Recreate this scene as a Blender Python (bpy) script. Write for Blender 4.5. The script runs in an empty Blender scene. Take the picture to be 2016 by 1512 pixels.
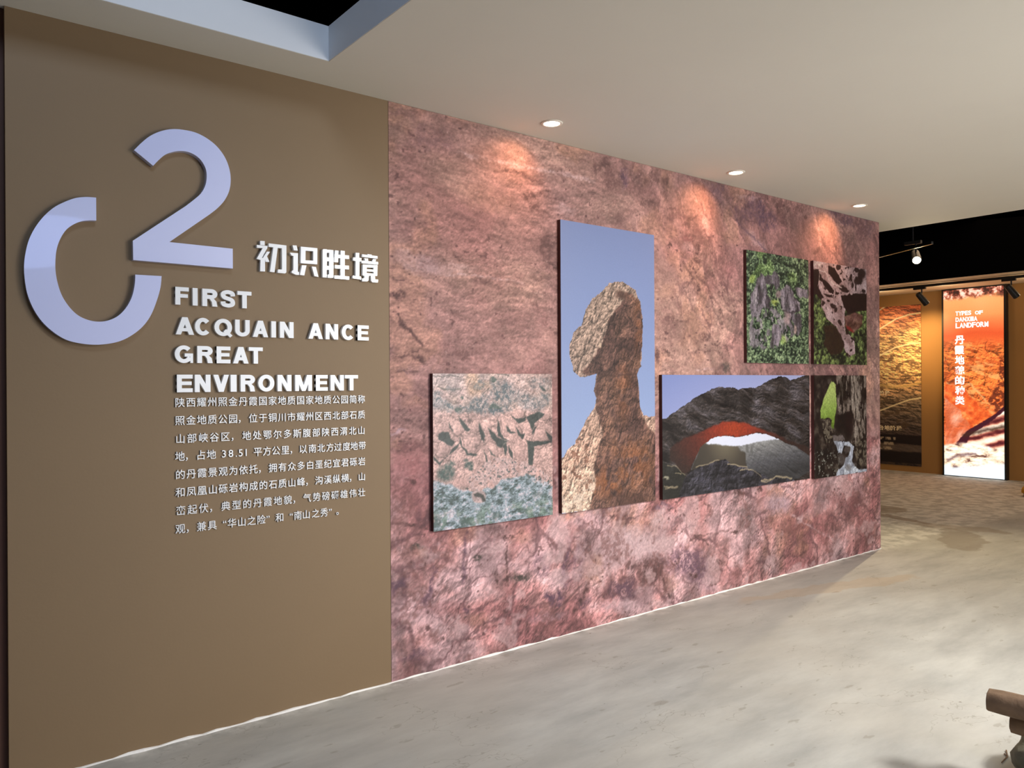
import bpy, math, random
import numpy as np
from mathutils import Matrix, Vector

S = bpy.context.scene
COL = S.collection
R = math.radians

# ------------------------------------------------------------------ camera
CAM_Y, CAM_Z = -3.5608, 1.5397
cam_data = bpy.data.cameras.new('camera')
cam = bpy.data.objects.new('camera', cam_data)
COL.objects.link(cam)
S.camera = cam
cam_data.sensor_width = 36.0
cam_data.lens = 1542.19 / 2016 * 36.0
cam_data.clip_start = 0.05
yaw, pitch, roll = 0.902670, -0.000732, -0.005763
f = Vector((math.cos(pitch) * math.cos(yaw), math.cos(pitch) * math.sin(yaw), math.sin(pitch)))
r = Vector((math.sin(yaw), -math.cos(yaw), 0.0))
u = r.cross(f)
r2 = r * math.cos(roll) + u * math.sin(roll)
u2 = -r * math.sin(roll) + u * math.cos(roll)
m = Matrix.Identity(4)
for i in range(3):
    m[i][0], m[i][1], m[i][2] = r2[i], u2[i], -f[i]
m[0][3], m[1][3], m[2][3] = 0.0, CAM_Y, CAM_Z
cam.matrix_world = m

# ------------------------------------------------------------------ world and exposure
world = bpy.data.worlds.new('world')
S.world = world
world.use_nodes = True
bg = world.node_tree.nodes['Background']
bg.inputs[0].default_value = (0.02, 0.02, 0.025, 1)
bg.inputs[1].default_value = 0.3
S.view_settings.view_transform = 'Standard'
S.view_settings.look = 'None'
S.view_settings.exposure = 0.1
S.view_settings.gamma = 1.0
S.view_settings.use_curve_mapping = False

# ------------------------------------------------------------------ lights outside the frame, most of them added
def lamp(name, kind, loc, power, color, aim=None, **kw):
    d = bpy.data.lights.new(name, kind)
    d.energy = power
    d.color = color
    for k, v in kw.items():
        setattr(d, k, v)
    o = bpy.data.objects.new(name, d)
    COL.objects.link(o)
    o.location = loc
    if aim is not None:
        o.rotation_euler = (Vector(aim) - Vector(loc)).to_track_quat('-Z', 'Y').to_euler()
    return o

NEUTRAL, COOL, WARM = (1.0, 0.93, 0.83), (0.62, 0.74, 1.0), (1.0, 0.62, 0.3)
# added area light behind the camera, brightening the long wall from across the hall
lamp('hall_fill_light', 'AREA', (5.0, -6.4, 1.1), 175, (0.98, 0.97, 0.97), (5.0, 0.0, 1.1), shape='RECTANGLE', size=4.6, size_y=1.9)
# down-facing area light added at ceiling height, right of the frame
# spot added behind the camera to brighten the lower half of the long wall
lamp('wall_fill_spot', 'SPOT', (4.2, -4.7, 2.9), 860, (1.0, 0.97, 0.93), (3.5, 0.0, 0.35), spot_size=R(84), spot_blend=1.0, shadow_soft_size=0.35)
lamp('ceiling_fill_light', 'AREA', (4.6, -4.3, 2.98), 30, (0.98, 1.0, 0.97), (4.6, -4.3, 0.0), shape='RECTANGLE', size=2.4, size_y=2.0)
lamp('floor_spot', 'SPOT', (5.0, -3.2, 2.95), 8, (0.97, 1.0, 0.95), (4.3, -2.2, 0.0), spot_size=R(85), spot_blend=1.0, shadow_soft_size=0.15)
# cool light added above the open recess to brighten its far face
lamp('recess_fill_light', 'AREA', (0.5, -3.0, 4.4), 34, (0.60, 0.76, 1.0), (0.6, -0.3, 3.05), shape='RECTANGLE', size=0.8, size_y=0.8)
# added oval light, shaped to give the glossy numerals a bluish reflection
lamp('numeral_glint_light', 'AREA', (1.12, -5.7, 2.95), 34, (0.36, 0.50, 1.0), (1.12, -5.7, 0.0), shape='ELLIPSE', size=1.15, size_y=3.6)

# ------------------------------------------------------------------ helpers
def lin(c):
    c = np.asarray(c, dtype=np.float64)
    return np.where(c <= 0.04045, c / 12.92, ((c + 0.055) / 1.055) ** 2.4)

def rgb(r_, g_, b_):
    l = lin(np.array([r_, g_, b_]) / 255.0)
    return (float(l[0]), float(l[1]), float(l[2]), 1.0)

def mat(name, color, rough=0.6, metal=0.0, emit=None, strength=0.0, bump=0.0, bscale=60.0, coat=0.0, var=0.0, vscale=8.0, spec=0.5):
    m_ = bpy.data.materials.new(name)
    m_.use_nodes = True
    nt = m_.node_tree
    b = nt.nodes['Principled BSDF']
    b.inputs['Base Color'].default_value = color
    b.inputs['Roughness'].default_value = rough
    b.inputs['Metallic'].default_value = metal
    b.inputs['Specular IOR Level'].default_value = spec
    b.inputs['Coat Weight'].default_value = coat
    b.inputs['Coat Roughness'].default_value = 0.03
    if emit:
        b.inputs['Emission Color'].default_value = emit
        b.inputs['Emission Strength'].default_value = strength
    tc = nt.nodes.new('ShaderNodeTexCoord')
    if var:
        n = nt.nodes.new('ShaderNodeTexNoise')
        n.inputs['Scale'].default_value = vscale
        n.inputs['Detail'].default_value = 6
        nt.links.new(tc.outputs['Object'], n.inputs['Vector'])
        mr = nt.nodes.new('ShaderNodeMapRange')
        mr.inputs[1].default_value, mr.inputs[2].default_value = 0.3, 0.7
        mr.inputs[3].default_value, mr.inputs[4].default_value = 1 - var, 1 + var
        nt.links.new(n.outputs[0], mr.inputs[0])
        mx = nt.nodes.new('ShaderNodeVectorMath')
        mx.operation = 'SCALE'
        mx.inputs[0].default_value = color[:3]
        nt.links.new(mr.outputs[0], mx.inputs['Scale'])
        nt.links.new(mx.outputs[0], b.inputs['Base Color'])
    if bump:
        n2 = nt.nodes.new('ShaderNodeTexNoise')
        n2.inputs['Scale'].default_value = bscale
        n2.inputs['Detail'].default_value = 5
        nt.links.new(tc.outputs['Object'], n2.inputs['Vector'])
        bp = nt.nodes.new('ShaderNodeBump')
        bp.inputs['Strength'].default_value = bump
        bp.inputs['Distance'].default_value = 0.01
        nt.links.new(n2.outputs[0], bp.inputs['Height'])
        nt.links.new(bp.outputs[0], b.inputs['Normal'])
    return m_

def link(name, me, material=None, parent=None):
    o = bpy.data.objects.new(name, me)
    COL.objects.link(o)
    if material:
        me.materials.append(material)
    if parent:
        o.parent = parent
    return o

def mesh(name, verts, faces, material=None, parent=None):
    me = bpy.data.meshes.new(name)
    me.from_pydata([tuple(v) for v in verts], [], faces)
    me.update()
    return link(name, me, material, parent)

class MB:
    def __init__(self):
        self.v, self.f = [], []
    def add(self, vs, fs):
        b = len(self.v)
        self.v += [tuple(x) for x in vs]
        self.f += [tuple(i + b for i in q) for q in fs]
        return self
    def box(self, lo, hi):
        x0, y0, z0 = lo
        x1, y1, z1 = hi
        return self.add([(x0, y0, z0), (x1, y0, z0), (x1, y1, z0), (x0, y1, z0), (x0, y0, z1), (x1, y0, z1), (x1, y1, z1), (x0, y1, z1)],
                        [(0, 3, 2, 1), (4, 5, 6, 7), (0, 1, 5, 4), (1, 2, 6, 5), (2, 3, 7, 6), (3, 0, 4, 7)])
    def prism_xz(self, pts, y0, y1):
        """polygon in x,z pushed from y0 (front, towards the room) to y1"""
        pts = list(pts)
        a = sum(pts[i][0] * pts[(i + 1) % len(pts)][1] - pts[(i + 1) % len(pts)][0] * pts[i][1] for i in range(len(pts)))
        if a < 0:
            pts = pts[::-1]
        n = len(pts)
        vs = [(p_[0], y0, p_[1]) for p_ in pts] + [(p_[0], y1, p_[1]) for p_ in pts]
        fs = [tuple(range(n)), tuple(range(2 * n - 1, n - 1, -1))]
        fs += [(i, i + n, (i + 1) % n + n, (i + 1) % n) for i in range(n)]
        return self.add(vs, fs)
    def strip_xz(self, L, Rr, y0, y1, closed=False):
        n = len(L)
        vs = [(p_[0], y, p_[1]) for y in (y0, y1) for P in (L, Rr) for p_ in P]
        fs = []
        for i in range(n if closed else n - 1):
            j = (i + 1) % n
            fs += [(i, j, n + j, n + i), (2 * n + i, 3 * n + i, 3 * n + j, 2 * n + j), (i, 2 * n + i, 2 * n + j, j), (n + i, n + j, 3 * n + j, 3 * n + i)]
        if not closed:
            fs += [(0, n, 3 * n, 2 * n), (n - 1, 3 * n - 1, 4 * n - 1, 2 * n - 1)]
        return self.add(vs, fs)
    def tube(self, rings, seg=16, cap=True):
        """rings: list of (centre, axis_u, axis_v)"""
        vs, fs = [], []
        for c, a, b in rings:
            c, a, b = Vector(c), Vector(a), Vector(b)
            for k in range(seg):
                t = 2 * math.pi * k / seg
                vs.append(c + a * math.cos(t) + b * math.sin(t))
        for i in range(len(rings) - 1):
            for k in range(seg):
                k2 = (k + 1) % seg
                fs.append((i * seg + k, i * seg + k2, (i + 1) * seg + k2, (i + 1) * seg + k))
        if cap:
            fs.append(tuple(range(seg))[::-1])
            fs.append(tuple(range((len(rings) - 1) * seg, len(rings) * seg)))
        return self.add(vs, fs)
    def cyl(self, a, b, ra, rb=None, seg=16):
        a, b = Vector(a), Vector(b)
        rb = ra if rb is None else rb
        d = (b - a).normalized()
        e = d.orthogonal().normalized()
        g = d.cross(e)
        return self.tube([(a, e * ra, g * ra), (b, e * rb, g * rb)], seg)
    def build(self, name, material, parent=None, origin=(0, 0, 0), smooth=False):
        ox, oy, oz = origin
        o = mesh(name, [(v[0] - ox, v[1] - oy, v[2] - oz) for v in self.v], self.f, material, parent)
        if smooth:
            o.data.polygons.foreach_set('use_smooth', [True] * len(o.data.polygons))
        return o

def structure(o):
    o['kind'] = 'structure'
    return o

def thing(name, label, cat, loc, group=None):
    o = bpy.data.objects.new(name, None)
    o.empty_display_size = 0.1
    COL.objects.link(o)
    o.location = loc
    o['label'], o['category'] = label, cat
    if group:
        o['group'] = group
    return o

# ------------------------------------------------------------------ materials
M = {}
M['ceiling'] = mat('ceiling_paint', rgb(226, 222, 209), 0.85, bump=0.04, bscale=30, var=0.015, vscale=1.5)
M['brown'] = mat('brown_wall_paint', rgb(130, 107, 78), 0.62, bump=0.03, bscale=90, var=0.02, vscale=2.0)
M['dark_brown'] = mat('dark_brown_paint', rgb(84, 52, 38), 0.7, bump=0.03)
M['gold'] = mat('golden_brown_paint', rgb(176, 128, 70), 0.6, bump=0.02, var=0.03, vscale=1.2)
M['black'] = mat('black_void_paint', (0.0012, 0.0012, 0.0014, 1), 1.0, spec=0.0)
M['soffit'] = mat('soffit_paint', rgb(240, 222, 188), 0.8)
M['strip'] = mat('white_filler', rgb(245, 242, 236), 0.6, bump=0.3, bscale=40)
M['recess'] = mat('white_recess_paint', rgb(225, 226, 228), 0.7)
M['numeral'] = mat('lavender_white_acrylic', rgb(208, 214, 250), 0.22, coat=1.0)
M['letter'] = mat('white_acrylic', rgb(238, 240, 242), 0.3, coat=0.3)
M['panel_side'] = mat('dark_panel_edge', rgb(66, 30, 30), 0.6)  # dark red includes the shade on the panel sides
M['metal_black'] = mat('black_metal', (0.012, 0.011, 0.011, 1), 0.45)
M['alu'] = mat('track_aluminium', (0.5, 0.5, 0.48, 1), 0.3, metal=1.0)
M['ring'] = mat('white_trim_ring', rgb(235, 228, 215), 0.5)
M['lens'] = mat('warm_lens', (1, 0.9, 0.7, 1), 0.3, emit=(1.0, 0.86, 0.62, 1), strength=9.0)
M['lens_far'] = mat('warm_spot_lens', (1, 0.85, 0.6, 1), 0.3, emit=(1.0, 0.82, 0.5, 1), strength=60.0)
M['bark'] = mat('brown_bark', rgb(122, 98, 76), 0.85, bump=0.6, bscale=25, var=0.25, vscale=14)
M['stone'] = mat('grey_green_stone', rgb(108, 108, 92), 0.9, bump=0.8, bscale=18, var=0.3, vscale=9)
M['yellow'] = mat('yellow_fabric', rgb(205, 150, 40), 0.8)

def floor_material():
    m_ = bpy.data.materials.new('polished_concrete')
    m_.use_nodes = True
    nt = m_.node_tree
    N, Lk = nt.nodes, nt.links
    b = N['Principled BSDF']
    tc = N.new('ShaderNodeTexCoord')
    def noise(scale, detail, vec, rough=0.55):
        n = N.new('ShaderNodeTexNoise')
        n.inputs['Scale'].default_value = scale
        n.inputs['Detail'].default_value = detail
        n.inputs['Roughness'].default_value = rough
        Lk.new(vec, n.inputs['Vector'])
        return n.outputs[0]
    def mapping(rot, sc):
        mp = N.new('ShaderNodeMapping')
        mp.inputs['Rotation'].default_value = (0, 0, rot)
        mp.inputs['Scale'].default_value = sc
        Lk.new(tc.outputs['Object'], mp.inputs['Vector'])
        return mp.outputs[0]
    def rng(v, a, b_, c, d):
        n = N.new('ShaderNodeMapRange')
        n.inputs[1].default_value, n.inputs[2].default_value = a, b_
        n.inputs[3].default_value, n.inputs[4].default_value = c, d
        Lk.new(v, n.inputs[0])
        return n.outputs[0]
    def mix(fac, a, b_):
        n = N.new('ShaderNodeMix')
        n.data_type = 'RGBA'
        Lk.new(fac, n.inputs[0])
        for s, v in ((6, a), (7, b_)):
            if isinstance(v, tuple):
                n.inputs[s].default_value = v
            else:
                Lk.new(v, n.inputs[s])
        return n.outputs[2]
    streak = noise(1.6, 8, mapping(R(38), (1.0, 3.2, 1.0)), 0.62)
    cloud = noise(0.7, 6, tc.outputs['Object'], 0.6)
    fine = noise(30, 6, tc.outputs['Object'], 0.7)
    c = mix(rng(streak, 0.35, 0.68, 0, 1), rgb(168, 168, 163), rgb(197, 197, 190))
    c = mix(rng(cloud, 0.42, 0.62, 0, 0.45), c, rgb(188, 182, 170))
    c = mix(rng(fine, 0.60, 0.78, 0, 0.35), c, rgb(150, 142, 128))
    # small dark scuffs
    sp = noise(5.5, 3, mapping(R(20), (1, 2.4, 1)), 0.5)
    c = mix(rng(sp, 0.665, 0.70, 0, 0.35), c, rgb(132, 122, 106))
    sp2 = noise(17, 2, mapping(R(30), (1, 1.8, 1)), 0.5)
    c = mix(rng(sp2, 0.755, 0.775, 0, 0.6), c, rgb(112, 102, 88))
    # hairline cracks, only in places
    hc = N.new('ShaderNodeMath')
    hc.operation = 'SUBTRACT'
    hc.inputs[1].default_value = 0.5
    Lk.new(noise(1.15, 5, mapping(R(50), (1.0, 1.7, 1.0)), 0.6), hc.inputs[0])
    ha = N.new('ShaderNodeMath')
    ha.operation = 'ABSOLUTE'
    Lk.new(hc.outputs[0], ha.inputs[0])
    hm = N.new('ShaderNodeMath')
    hm.operation = 'MULTIPLY'
    Lk.new(rng(ha.outputs[0], 0.0008, 0.003, 0.38, 0), hm.inputs[0])
    Lk.new(rng(noise(1.4, 2, tc.outputs['Object'], 0.5), 0.50, 0.56, 0, 1), hm.inputs[1])
    c = mix(hm.outputs[0], c, rgb(128, 120, 106))
    # chalky smear along the foot of the wall
    sx = N.new('ShaderNodeSeparateXYZ')
    Lk.new(tc.outputs['Object'], sx.inputs[0])
    sm_ = N.new('ShaderNodeMath')
    sm_.operation = 'MULTIPLY'
    Lk.new(rng(sx.outputs[1], -0.11, -0.015, 0, 0.8), sm_.inputs[0])
    Lk.new(rng(noise(7, 4, tc.outputs['Object'], 0.6), 0.42, 0.58, 0, 1), sm_.inputs[1])
    c = mix(sm_.outputs[0], c, rgb(226, 224, 216))
    # patched stains in the concrete beyond the wall end; last entry: long tan patch
    warp = N.new('ShaderNodeTexNoise')
    warp.inputs['Scale'].default_value = 3.0
    warp.inputs['Detail'].default_value = 5
    Lk.new(tc.outputs['Object'], warp.inputs['Vector'])
    for (cx, cy, rx, ry, rot, amt, col) in ((8.12, -0.30, 0.62, 0.2, 0.5, 0.6, rgb(142, 132, 118)), (8.75, -0.05, 0.16, 0.42, 0.3, 0.45, rgb(142, 126, 106)),
                                            (9.3, 1.15, 0.32, 0.34, 0.2, 0.6, rgb(132, 118, 98)), (8.85, 0.7, 0.08, 0.5, -0.2, 0.6, rgb(126, 106, 84)),
                                            (5.5, -0.45, 0.9, 0.12, -0.25, 0.35, rgb(186, 160, 126))):
        va = N.new('ShaderNodeVectorMath')
        va.operation = 'MULTIPLY_ADD'
        Lk.new(warp.outputs[1], va.inputs[0])
        va.inputs[1].default_value = (0.42, 0.42, 0)
        Lk.new(tc.outputs['Object'], va.inputs[2])
        mp = N.new('ShaderNodeMapping')
        mp.vector_type = 'TEXTURE'
        mp.inputs['Location'].default_value = (cx + 0.21, cy + 0.21, 0)
        mp.inputs['Rotation'].default_value = (0, 0, rot)
        mp.inputs['Scale'].default_value = (rx, ry, 1)
        Lk.new(va.outputs[0], mp.inputs['Vector'])
        ln = N.new('ShaderNodeVectorMath')
        ln.operation = 'LENGTH'
        Lk.new(mp.outputs[0], ln.inputs[0])
        c = mix(rng(ln.outputs['Value'], 0.9, 1.06, amt, 0), c, col)
    Lk.new(c, b.inputs['Base Color'])
    Lk.new(rng(cloud, 0.3, 0.7, 0.62, 0.8), b.inputs['Roughness'])
    b.inputs['Specular IOR Level'].default_value = 0.2
    bp = N.new('ShaderNodeBump')
    bp.inputs['Strength'].default_value = 0.12
    bp.inputs['Distance'].default_value = 0.004
    Lk.new(fine, bp.inputs['Height'])
    Lk.new(bp.outputs[0], b.inputs['Normal'])
    return m_
M['floor'] = floor_material()

# ------------------------------------------------------------------ the setting
structure(MB().box((-4.5, -8.0, -0.1), (14.0, 9.0, 0.0)).build('floor', M['floor']))
CZ = 3.0
mb = MB()   # ceiling slab around the open recess
mb.box((1.552, -8.0, CZ), (7.575, 1.6, CZ + 0.157))
mb.box((-4.5, -0.272, CZ), (1.552, 1.6, CZ + 0.157))
mb.box((-4.5, -8.0, CZ), (1.552, -3.4, CZ + 0.157))
mb.box((-4.5, -3.4, CZ), (-2.6, -0.272, CZ + 0.157))
structure(mb.build('ceiling', M['ceiling']))
mb = MB()   # painted lining of the recess
mb.box((-2.6, -0.275, CZ + 0.001), (1.549, -0.2725, CZ + 0.158))
mb.box((1.549, -3.4, CZ + 0.001), (1.5515, -0.275, CZ + 0.158))
structure(mb.build('trim_1', M['recess']))
structure(MB().box((-4.6, -8.1, 5.0), (14.1, 9.1, 5.1)).build('ceiling_void', M['black']))
structure(MB().box((0.34, 0.0, 0.0), (7.1166, 0.25, CZ)).build('wall_left', M['brown']))
structure(MB().box((-4.5, 0.03, 0.0), (0.34, 0.25, CZ)).build('wall_left_return', M['dark_brown']))
structure(MB().box((-4.5, 9.0, 0.0), (14.0, 9.1, 5.0)).build('wall_far_left', M['black']))
structure(MB().box((-4.6, -8.1, 0.0), (-4.5, 9.0, 5.0)).build('wall_rear', M['dark_brown']))
structure(MB().box((-4.5, -8.1, 0.0), (13.6, -8.0, 5.0)).build('wall_right', M['dark_brown']))
mb = MB()
mb.box((13.55, -8.0, 0.0), (13.7, 9.0, 3.03))
structure(mb.build('wall_back', M['gold']))
structure(MB().box((13.55, -8.0, 3.03), (13.7, 9.0, 5.0)).build('wall_back_upper', M['black']))
structure(MB().box((12.05, -8.0, 3.03), (13.55, 9.0, 3.06)).build('trim_2', M['soffit']))
structure(MB().box((12.03, -8.0, 3.031), (12.048, 9.0, 4.2)).build('trim_3', M['black']))
# rough white filler line between the wall and the floor
random.seed(4)
mb = MB()
xs = [0.34 + i * 0.06 for i in range(int((7.1166 - 0.34) / 0.06) + 1)] + [7.125]
prof = []
for x in xs:
    prof.append((x, 0.008 + random.uniform(-0.005, 0.005), 0.006 + random.uniform(-0.004, 0.003)))
for i, (x, w, h) in enumerate(prof):
    mb.v += [(x, 0.0, 0.0), (x, -w, 0.0), (x, -w * 0.6, h), (x, 0.0, h * 1.3)]
for i in range(len(prof) - 1):
    a, b_ = i * 4, i * 4 + 4
    mb.f += [(a + 1, a + 2, b_ + 2, b_ + 1), (a + 2, a + 3, b_ + 3, b_ + 2)]
structure(mb.build('baseboard_left', M['strip']))

# ------------------------------------------------------------------ painting of the prints (colour per mesh point)
class Print:
    def __init__(self, x0, x1, z0, z1, step):
        self.nx = int(round(abs(x1 - x0) / step)) + 1
        self.nz = int(round((z1 - z0) / step)) + 1
        self.x = np.linspace(x0, x1, self.nx)
        self.z = np.linspace(z0, z1, self.nz)
        self.X, self.Z = np.meshgrid(self.x, self.z)
        self.sx = (x1 - x0) / (self.nx - 1)
        self.sz = (z1 - z0) / (self.nz - 1)
        self.c = np.zeros((self.nz, self.nx, 3))
    def noise(self, s, oct=5, seed=0, rot=0.0, ax=1.0, az=1.0, rough=0.55, ridge=False, X=None, Z=None):
        X = self.X if X is None else X
        Z = self.Z if Z is None else Z
        ca, sa = math.cos(rot), math.sin(rot)
        U = (X * ca + Z * sa) / (s * ax) + 31.7
        V = (-X * sa + Z * ca) / (s * az) + 57.3
        rs = np.random.RandomState(seed)
        out, amp, tot = 0.0, 1.0, 0.0
        for k in range(oct):
            T = rs.rand(256, 256)
            iu, iv = np.floor(U).astype(np.int64), np.floor(V).astype(np.int64)
            fu, fv = U - iu, V - iv
            fu = fu * fu * (3 - 2 * fu)
            fv = fv * fv * (3 - 2 * fv)
            a, b_ = T[iv & 255, iu & 255], T[iv & 255, (iu + 1) & 255]
            c, d = T[(iv + 1) & 255, iu & 255], T[(iv + 1) & 255, (iu + 1) & 255]
            n = a + (b_ - a) * fu + (c - a) * fv + (a - b_ - c + d) * fu * fv
            if ridge:
                n = 1 - np.abs(2 * n - 1)
            out = out + n * amp
            tot += amp
            amp *= rough
            U, V = U * 2.03 + 11.1, V * 2.03 + 5.7
        return out / tot
    def cells(self, s, seed=0, rot=0.0, ax=1.0, W=None):
        """cellular pattern: distance to the cell centre, to its border, a random value per cell, and the offset from the centre"""
        X, Z = W if W is not None else (self.X, self.Z)
        ca, sa = math.cos(rot), math.sin(rot)
        U = (X * ca + Z * sa) / (s * ax) + 40.0
        V = (-X * sa + Z * ca) / s + 40.0
        rs = np.random.RandomState(seed)
        JX, JZ, T = rs.rand(256, 256), rs.rand(256, 256), rs.rand(256, 256)
        iu, iv = np.floor(U).astype(np.int64), np.floor(V).astype(np.int64)
        f1 = np.full(U.shape, 9.0)
        f2 = np.full(U.shape, 9.0)
        idv, ox, oz = np.zeros(U.shape), np.zeros(U.shape), np.zeros(U.shape)
        for a in (-1, 0, 1):
            for b_ in (-1, 0, 1):
                cu, cv = iu + a, iv + b_
                du = U - cu - JX[cv & 255, cu & 255]
                dv = V - cv - JZ[cv & 255, cu & 255]
                d = np.hypot(du, dv)
                near = d < f1
                f2 = np.where(near, f1, np.minimum(f2, d))
                idv = np.where(near, T[cv & 255, cu & 255], idv)
                ox, oz = np.where(near, du, ox), np.where(near, dv, oz)
                f1 = np.where(near, d, f1)
        return f1, f2 - f1, idv, ox, oz
    def warp(self, amp, s, seed, oct=3):
        if amp == 0:
            return self.X, self.Z
        return (self.X + amp * 2 * (self.noise(s, oct, seed) - 0.5), self.Z + amp * 2 * (self.noise(s, oct, seed + 1) - 0.5))
    def poly(self, pts, amp=0.0, s=0.05, seed=1, W=None):
        X, Z = W if W is not None else self.warp(amp, s, seed)
        inside = np.zeros(X.shape, bool)
        n = len(pts)
        for i in range(n):
            x1, y1 = pts[i]
            x2, y2 = pts[(i + 1) % n]
            if y1 == y2:
                continue
            c = ((y1 > Z) != (y2 > Z))
            inside ^= c & (X < (x2 - x1) * (Z - y1) / (y2 - y1) + x1)
        return inside.astype(float)
    def blur(self, m_, n=1):
        for _ in range(n):
            p_ = np.pad(m_, 1, mode='edge')
            m_ = (p_[1:-1, 1:-1] * 4 + (p_[:-2, 1:-1] + p_[2:, 1:-1] + p_[1:-1, :-2] + p_[1:-1, 2:]) * 2 + p_[:-2, :-2] + p_[:-2, 2:] + p_[2:, :-2] + p_[2:, 2:]) / 16
        return m_
    def ell(self, e, W=None, soft=0.35):
        """1 inside the ellipse given by centre and two half axes, fading over its rim"""
        X, Z = W if W is not None else (self.X, self.Z)
        x, z, ax, az, bx, bz = e[:6]
        det = ax * bz - az * bx
        dx, dz = X - x, Z - z
        u_ = (dx * bz - dz * bx) / det
        v_ = (-dx * az + dz * ax) / det
        rr = np.sqrt(u_ * u_ + v_ * v_)
        return np.clip((1 + soft - rr) / (2 * soft), 0, 1)
    def line(self, pts, w, W=None, soft=1.0):
        X, Z = W if W is not None else (self.X, self.Z)
        d = np.full(X.shape, 9.0)
        for (x1, z1), (x2, z2) in zip(pts[:-1], pts[1:]):
            vx, vz = x2 - x1, z2 - z1
            t = np.clip(((X - x1) * vx + (Z - z1) * vz) / (vx * vx + vz * vz + 1e-9), 0, 1)
            d = np.minimum(d, np.hypot(X - x1 - t * vx, Z - z1 - t * vz))
        return np.clip((w * (0.5 + 0.5 * soft) - d) / (w * soft + 1e-9) , 0, 1)
    def put(self, mask, col):
        col = np.asarray(col, float)
        if col.ndim == 1:
            col = col / 255.0
        self.c = self.c * (1 - mask[..., None]) + col * mask[..., None]
    def mul(self, k):
        self.c = self.c * k[..., None]
    def grad(self, h, lx, lz):
        gz, gx = np.gradient(h)
        return (gx / self.sx * lx + gz / self.sz * lz)
    def ramp(self, t, stops):
        xs_ = [s[0] for s in stops]
        return np.stack([np.interp(t, xs_, [s[1][k] / 255.0 for s in stops]) for k in range(3)], -1)

def sm(x, a, b_):
    t = np.clip((x - a) / (b_ - a), 0, 1)
    return t * t * (3 - 2 * t)

def print_material(name, rough=0.5, emit=0.0, grain=0.1, gscale=220.0):
    m_ = bpy.data.materials.new(name)
    m_.use_nodes = True
    nt = m_.node_tree
    b = nt.nodes['Principled BSDF']
    at = nt.nodes.new('ShaderNodeAttribute')
    at.attribute_name = 'ink'
    tc = nt.nodes.new('ShaderNodeTexCoord')
    n = nt.nodes.new('ShaderNodeTexNoise')
    n.inputs['Scale'].default_value = gscale
    n.inputs['Detail'].default_value = 3
    nt.links.new(tc.outputs['Object'], n.inputs['Vector'])
    mr = nt.nodes.new('ShaderNodeMapRange')
    mr.inputs[1].default_value, mr.inputs[2].default_value = 0.3, 0.7
    mr.inputs[3].default_value, mr.inputs[4].default_value = 1 - grain, 1 + grain
    nt.links.new(n.outputs[0], mr.inputs[0])
    vm = nt.nodes.new('ShaderNodeVectorMath')
    vm.operation = 'SCALE'
    nt.links.new(at.outputs['Color'], vm.inputs[0])
    nt.links.new(mr.outputs[0], vm.inputs['Scale'])
    b.inputs['Roughness'].default_value = rough
    if emit:
        b.inputs['Base Color'].default_value = (0.02, 0.02, 0.02, 1)
        nt.links.new(vm.outputs[0], b.inputs['Emission Color'])
        b.inputs['Emission Strength'].default_value = emit
    else:
        nt.links.new(vm.outputs[0], b.inputs['Base Color'])
    return m_

def sheet(P, name, place, material, gain, parent=None, cap=0.92):
    """turn a painted grid into a mesh; place(X, Z) gives the points"""
    co = place(P.X, P.Z).reshape(-1, 3).astype(np.float32)
    nx, nz = P.nx, P.nz
    me = bpy.data.meshes.new(name)
    i = np.arange(nx * nz).reshape(nz, nx)
    q = np.stack([i[:-1, :-1], i[:-1, 1:], i[1:, 1:], i[1:, :-1]], -1).reshape(-1, 4).astype(np.int32)
    me.vertices.add(len(co))
    me.vertices.foreach_set('co', co.ravel())
    me.loops.add(q.size)
    me.loops.foreach_set('vertex_index', q.ravel())
    me.polygons.add(len(q))
    me.polygons.foreach_set('loop_start', np.arange(0, q.size, 4, dtype=np.int32))
    me.update(calc_edges=True)
    at = me.attributes.new('ink', 'FLOAT_COLOR', 'POINT')
    c = np.ones((nx * nz, 4), np.float32)
    c[:, :3] = np.clip(lin(np.clip(P.c, 0, 1)).reshape(-1, 3) * gain, 0, cap)
    at.data.foreach_set('color', c.ravel())
    return link(name, me, material, parent)

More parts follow.
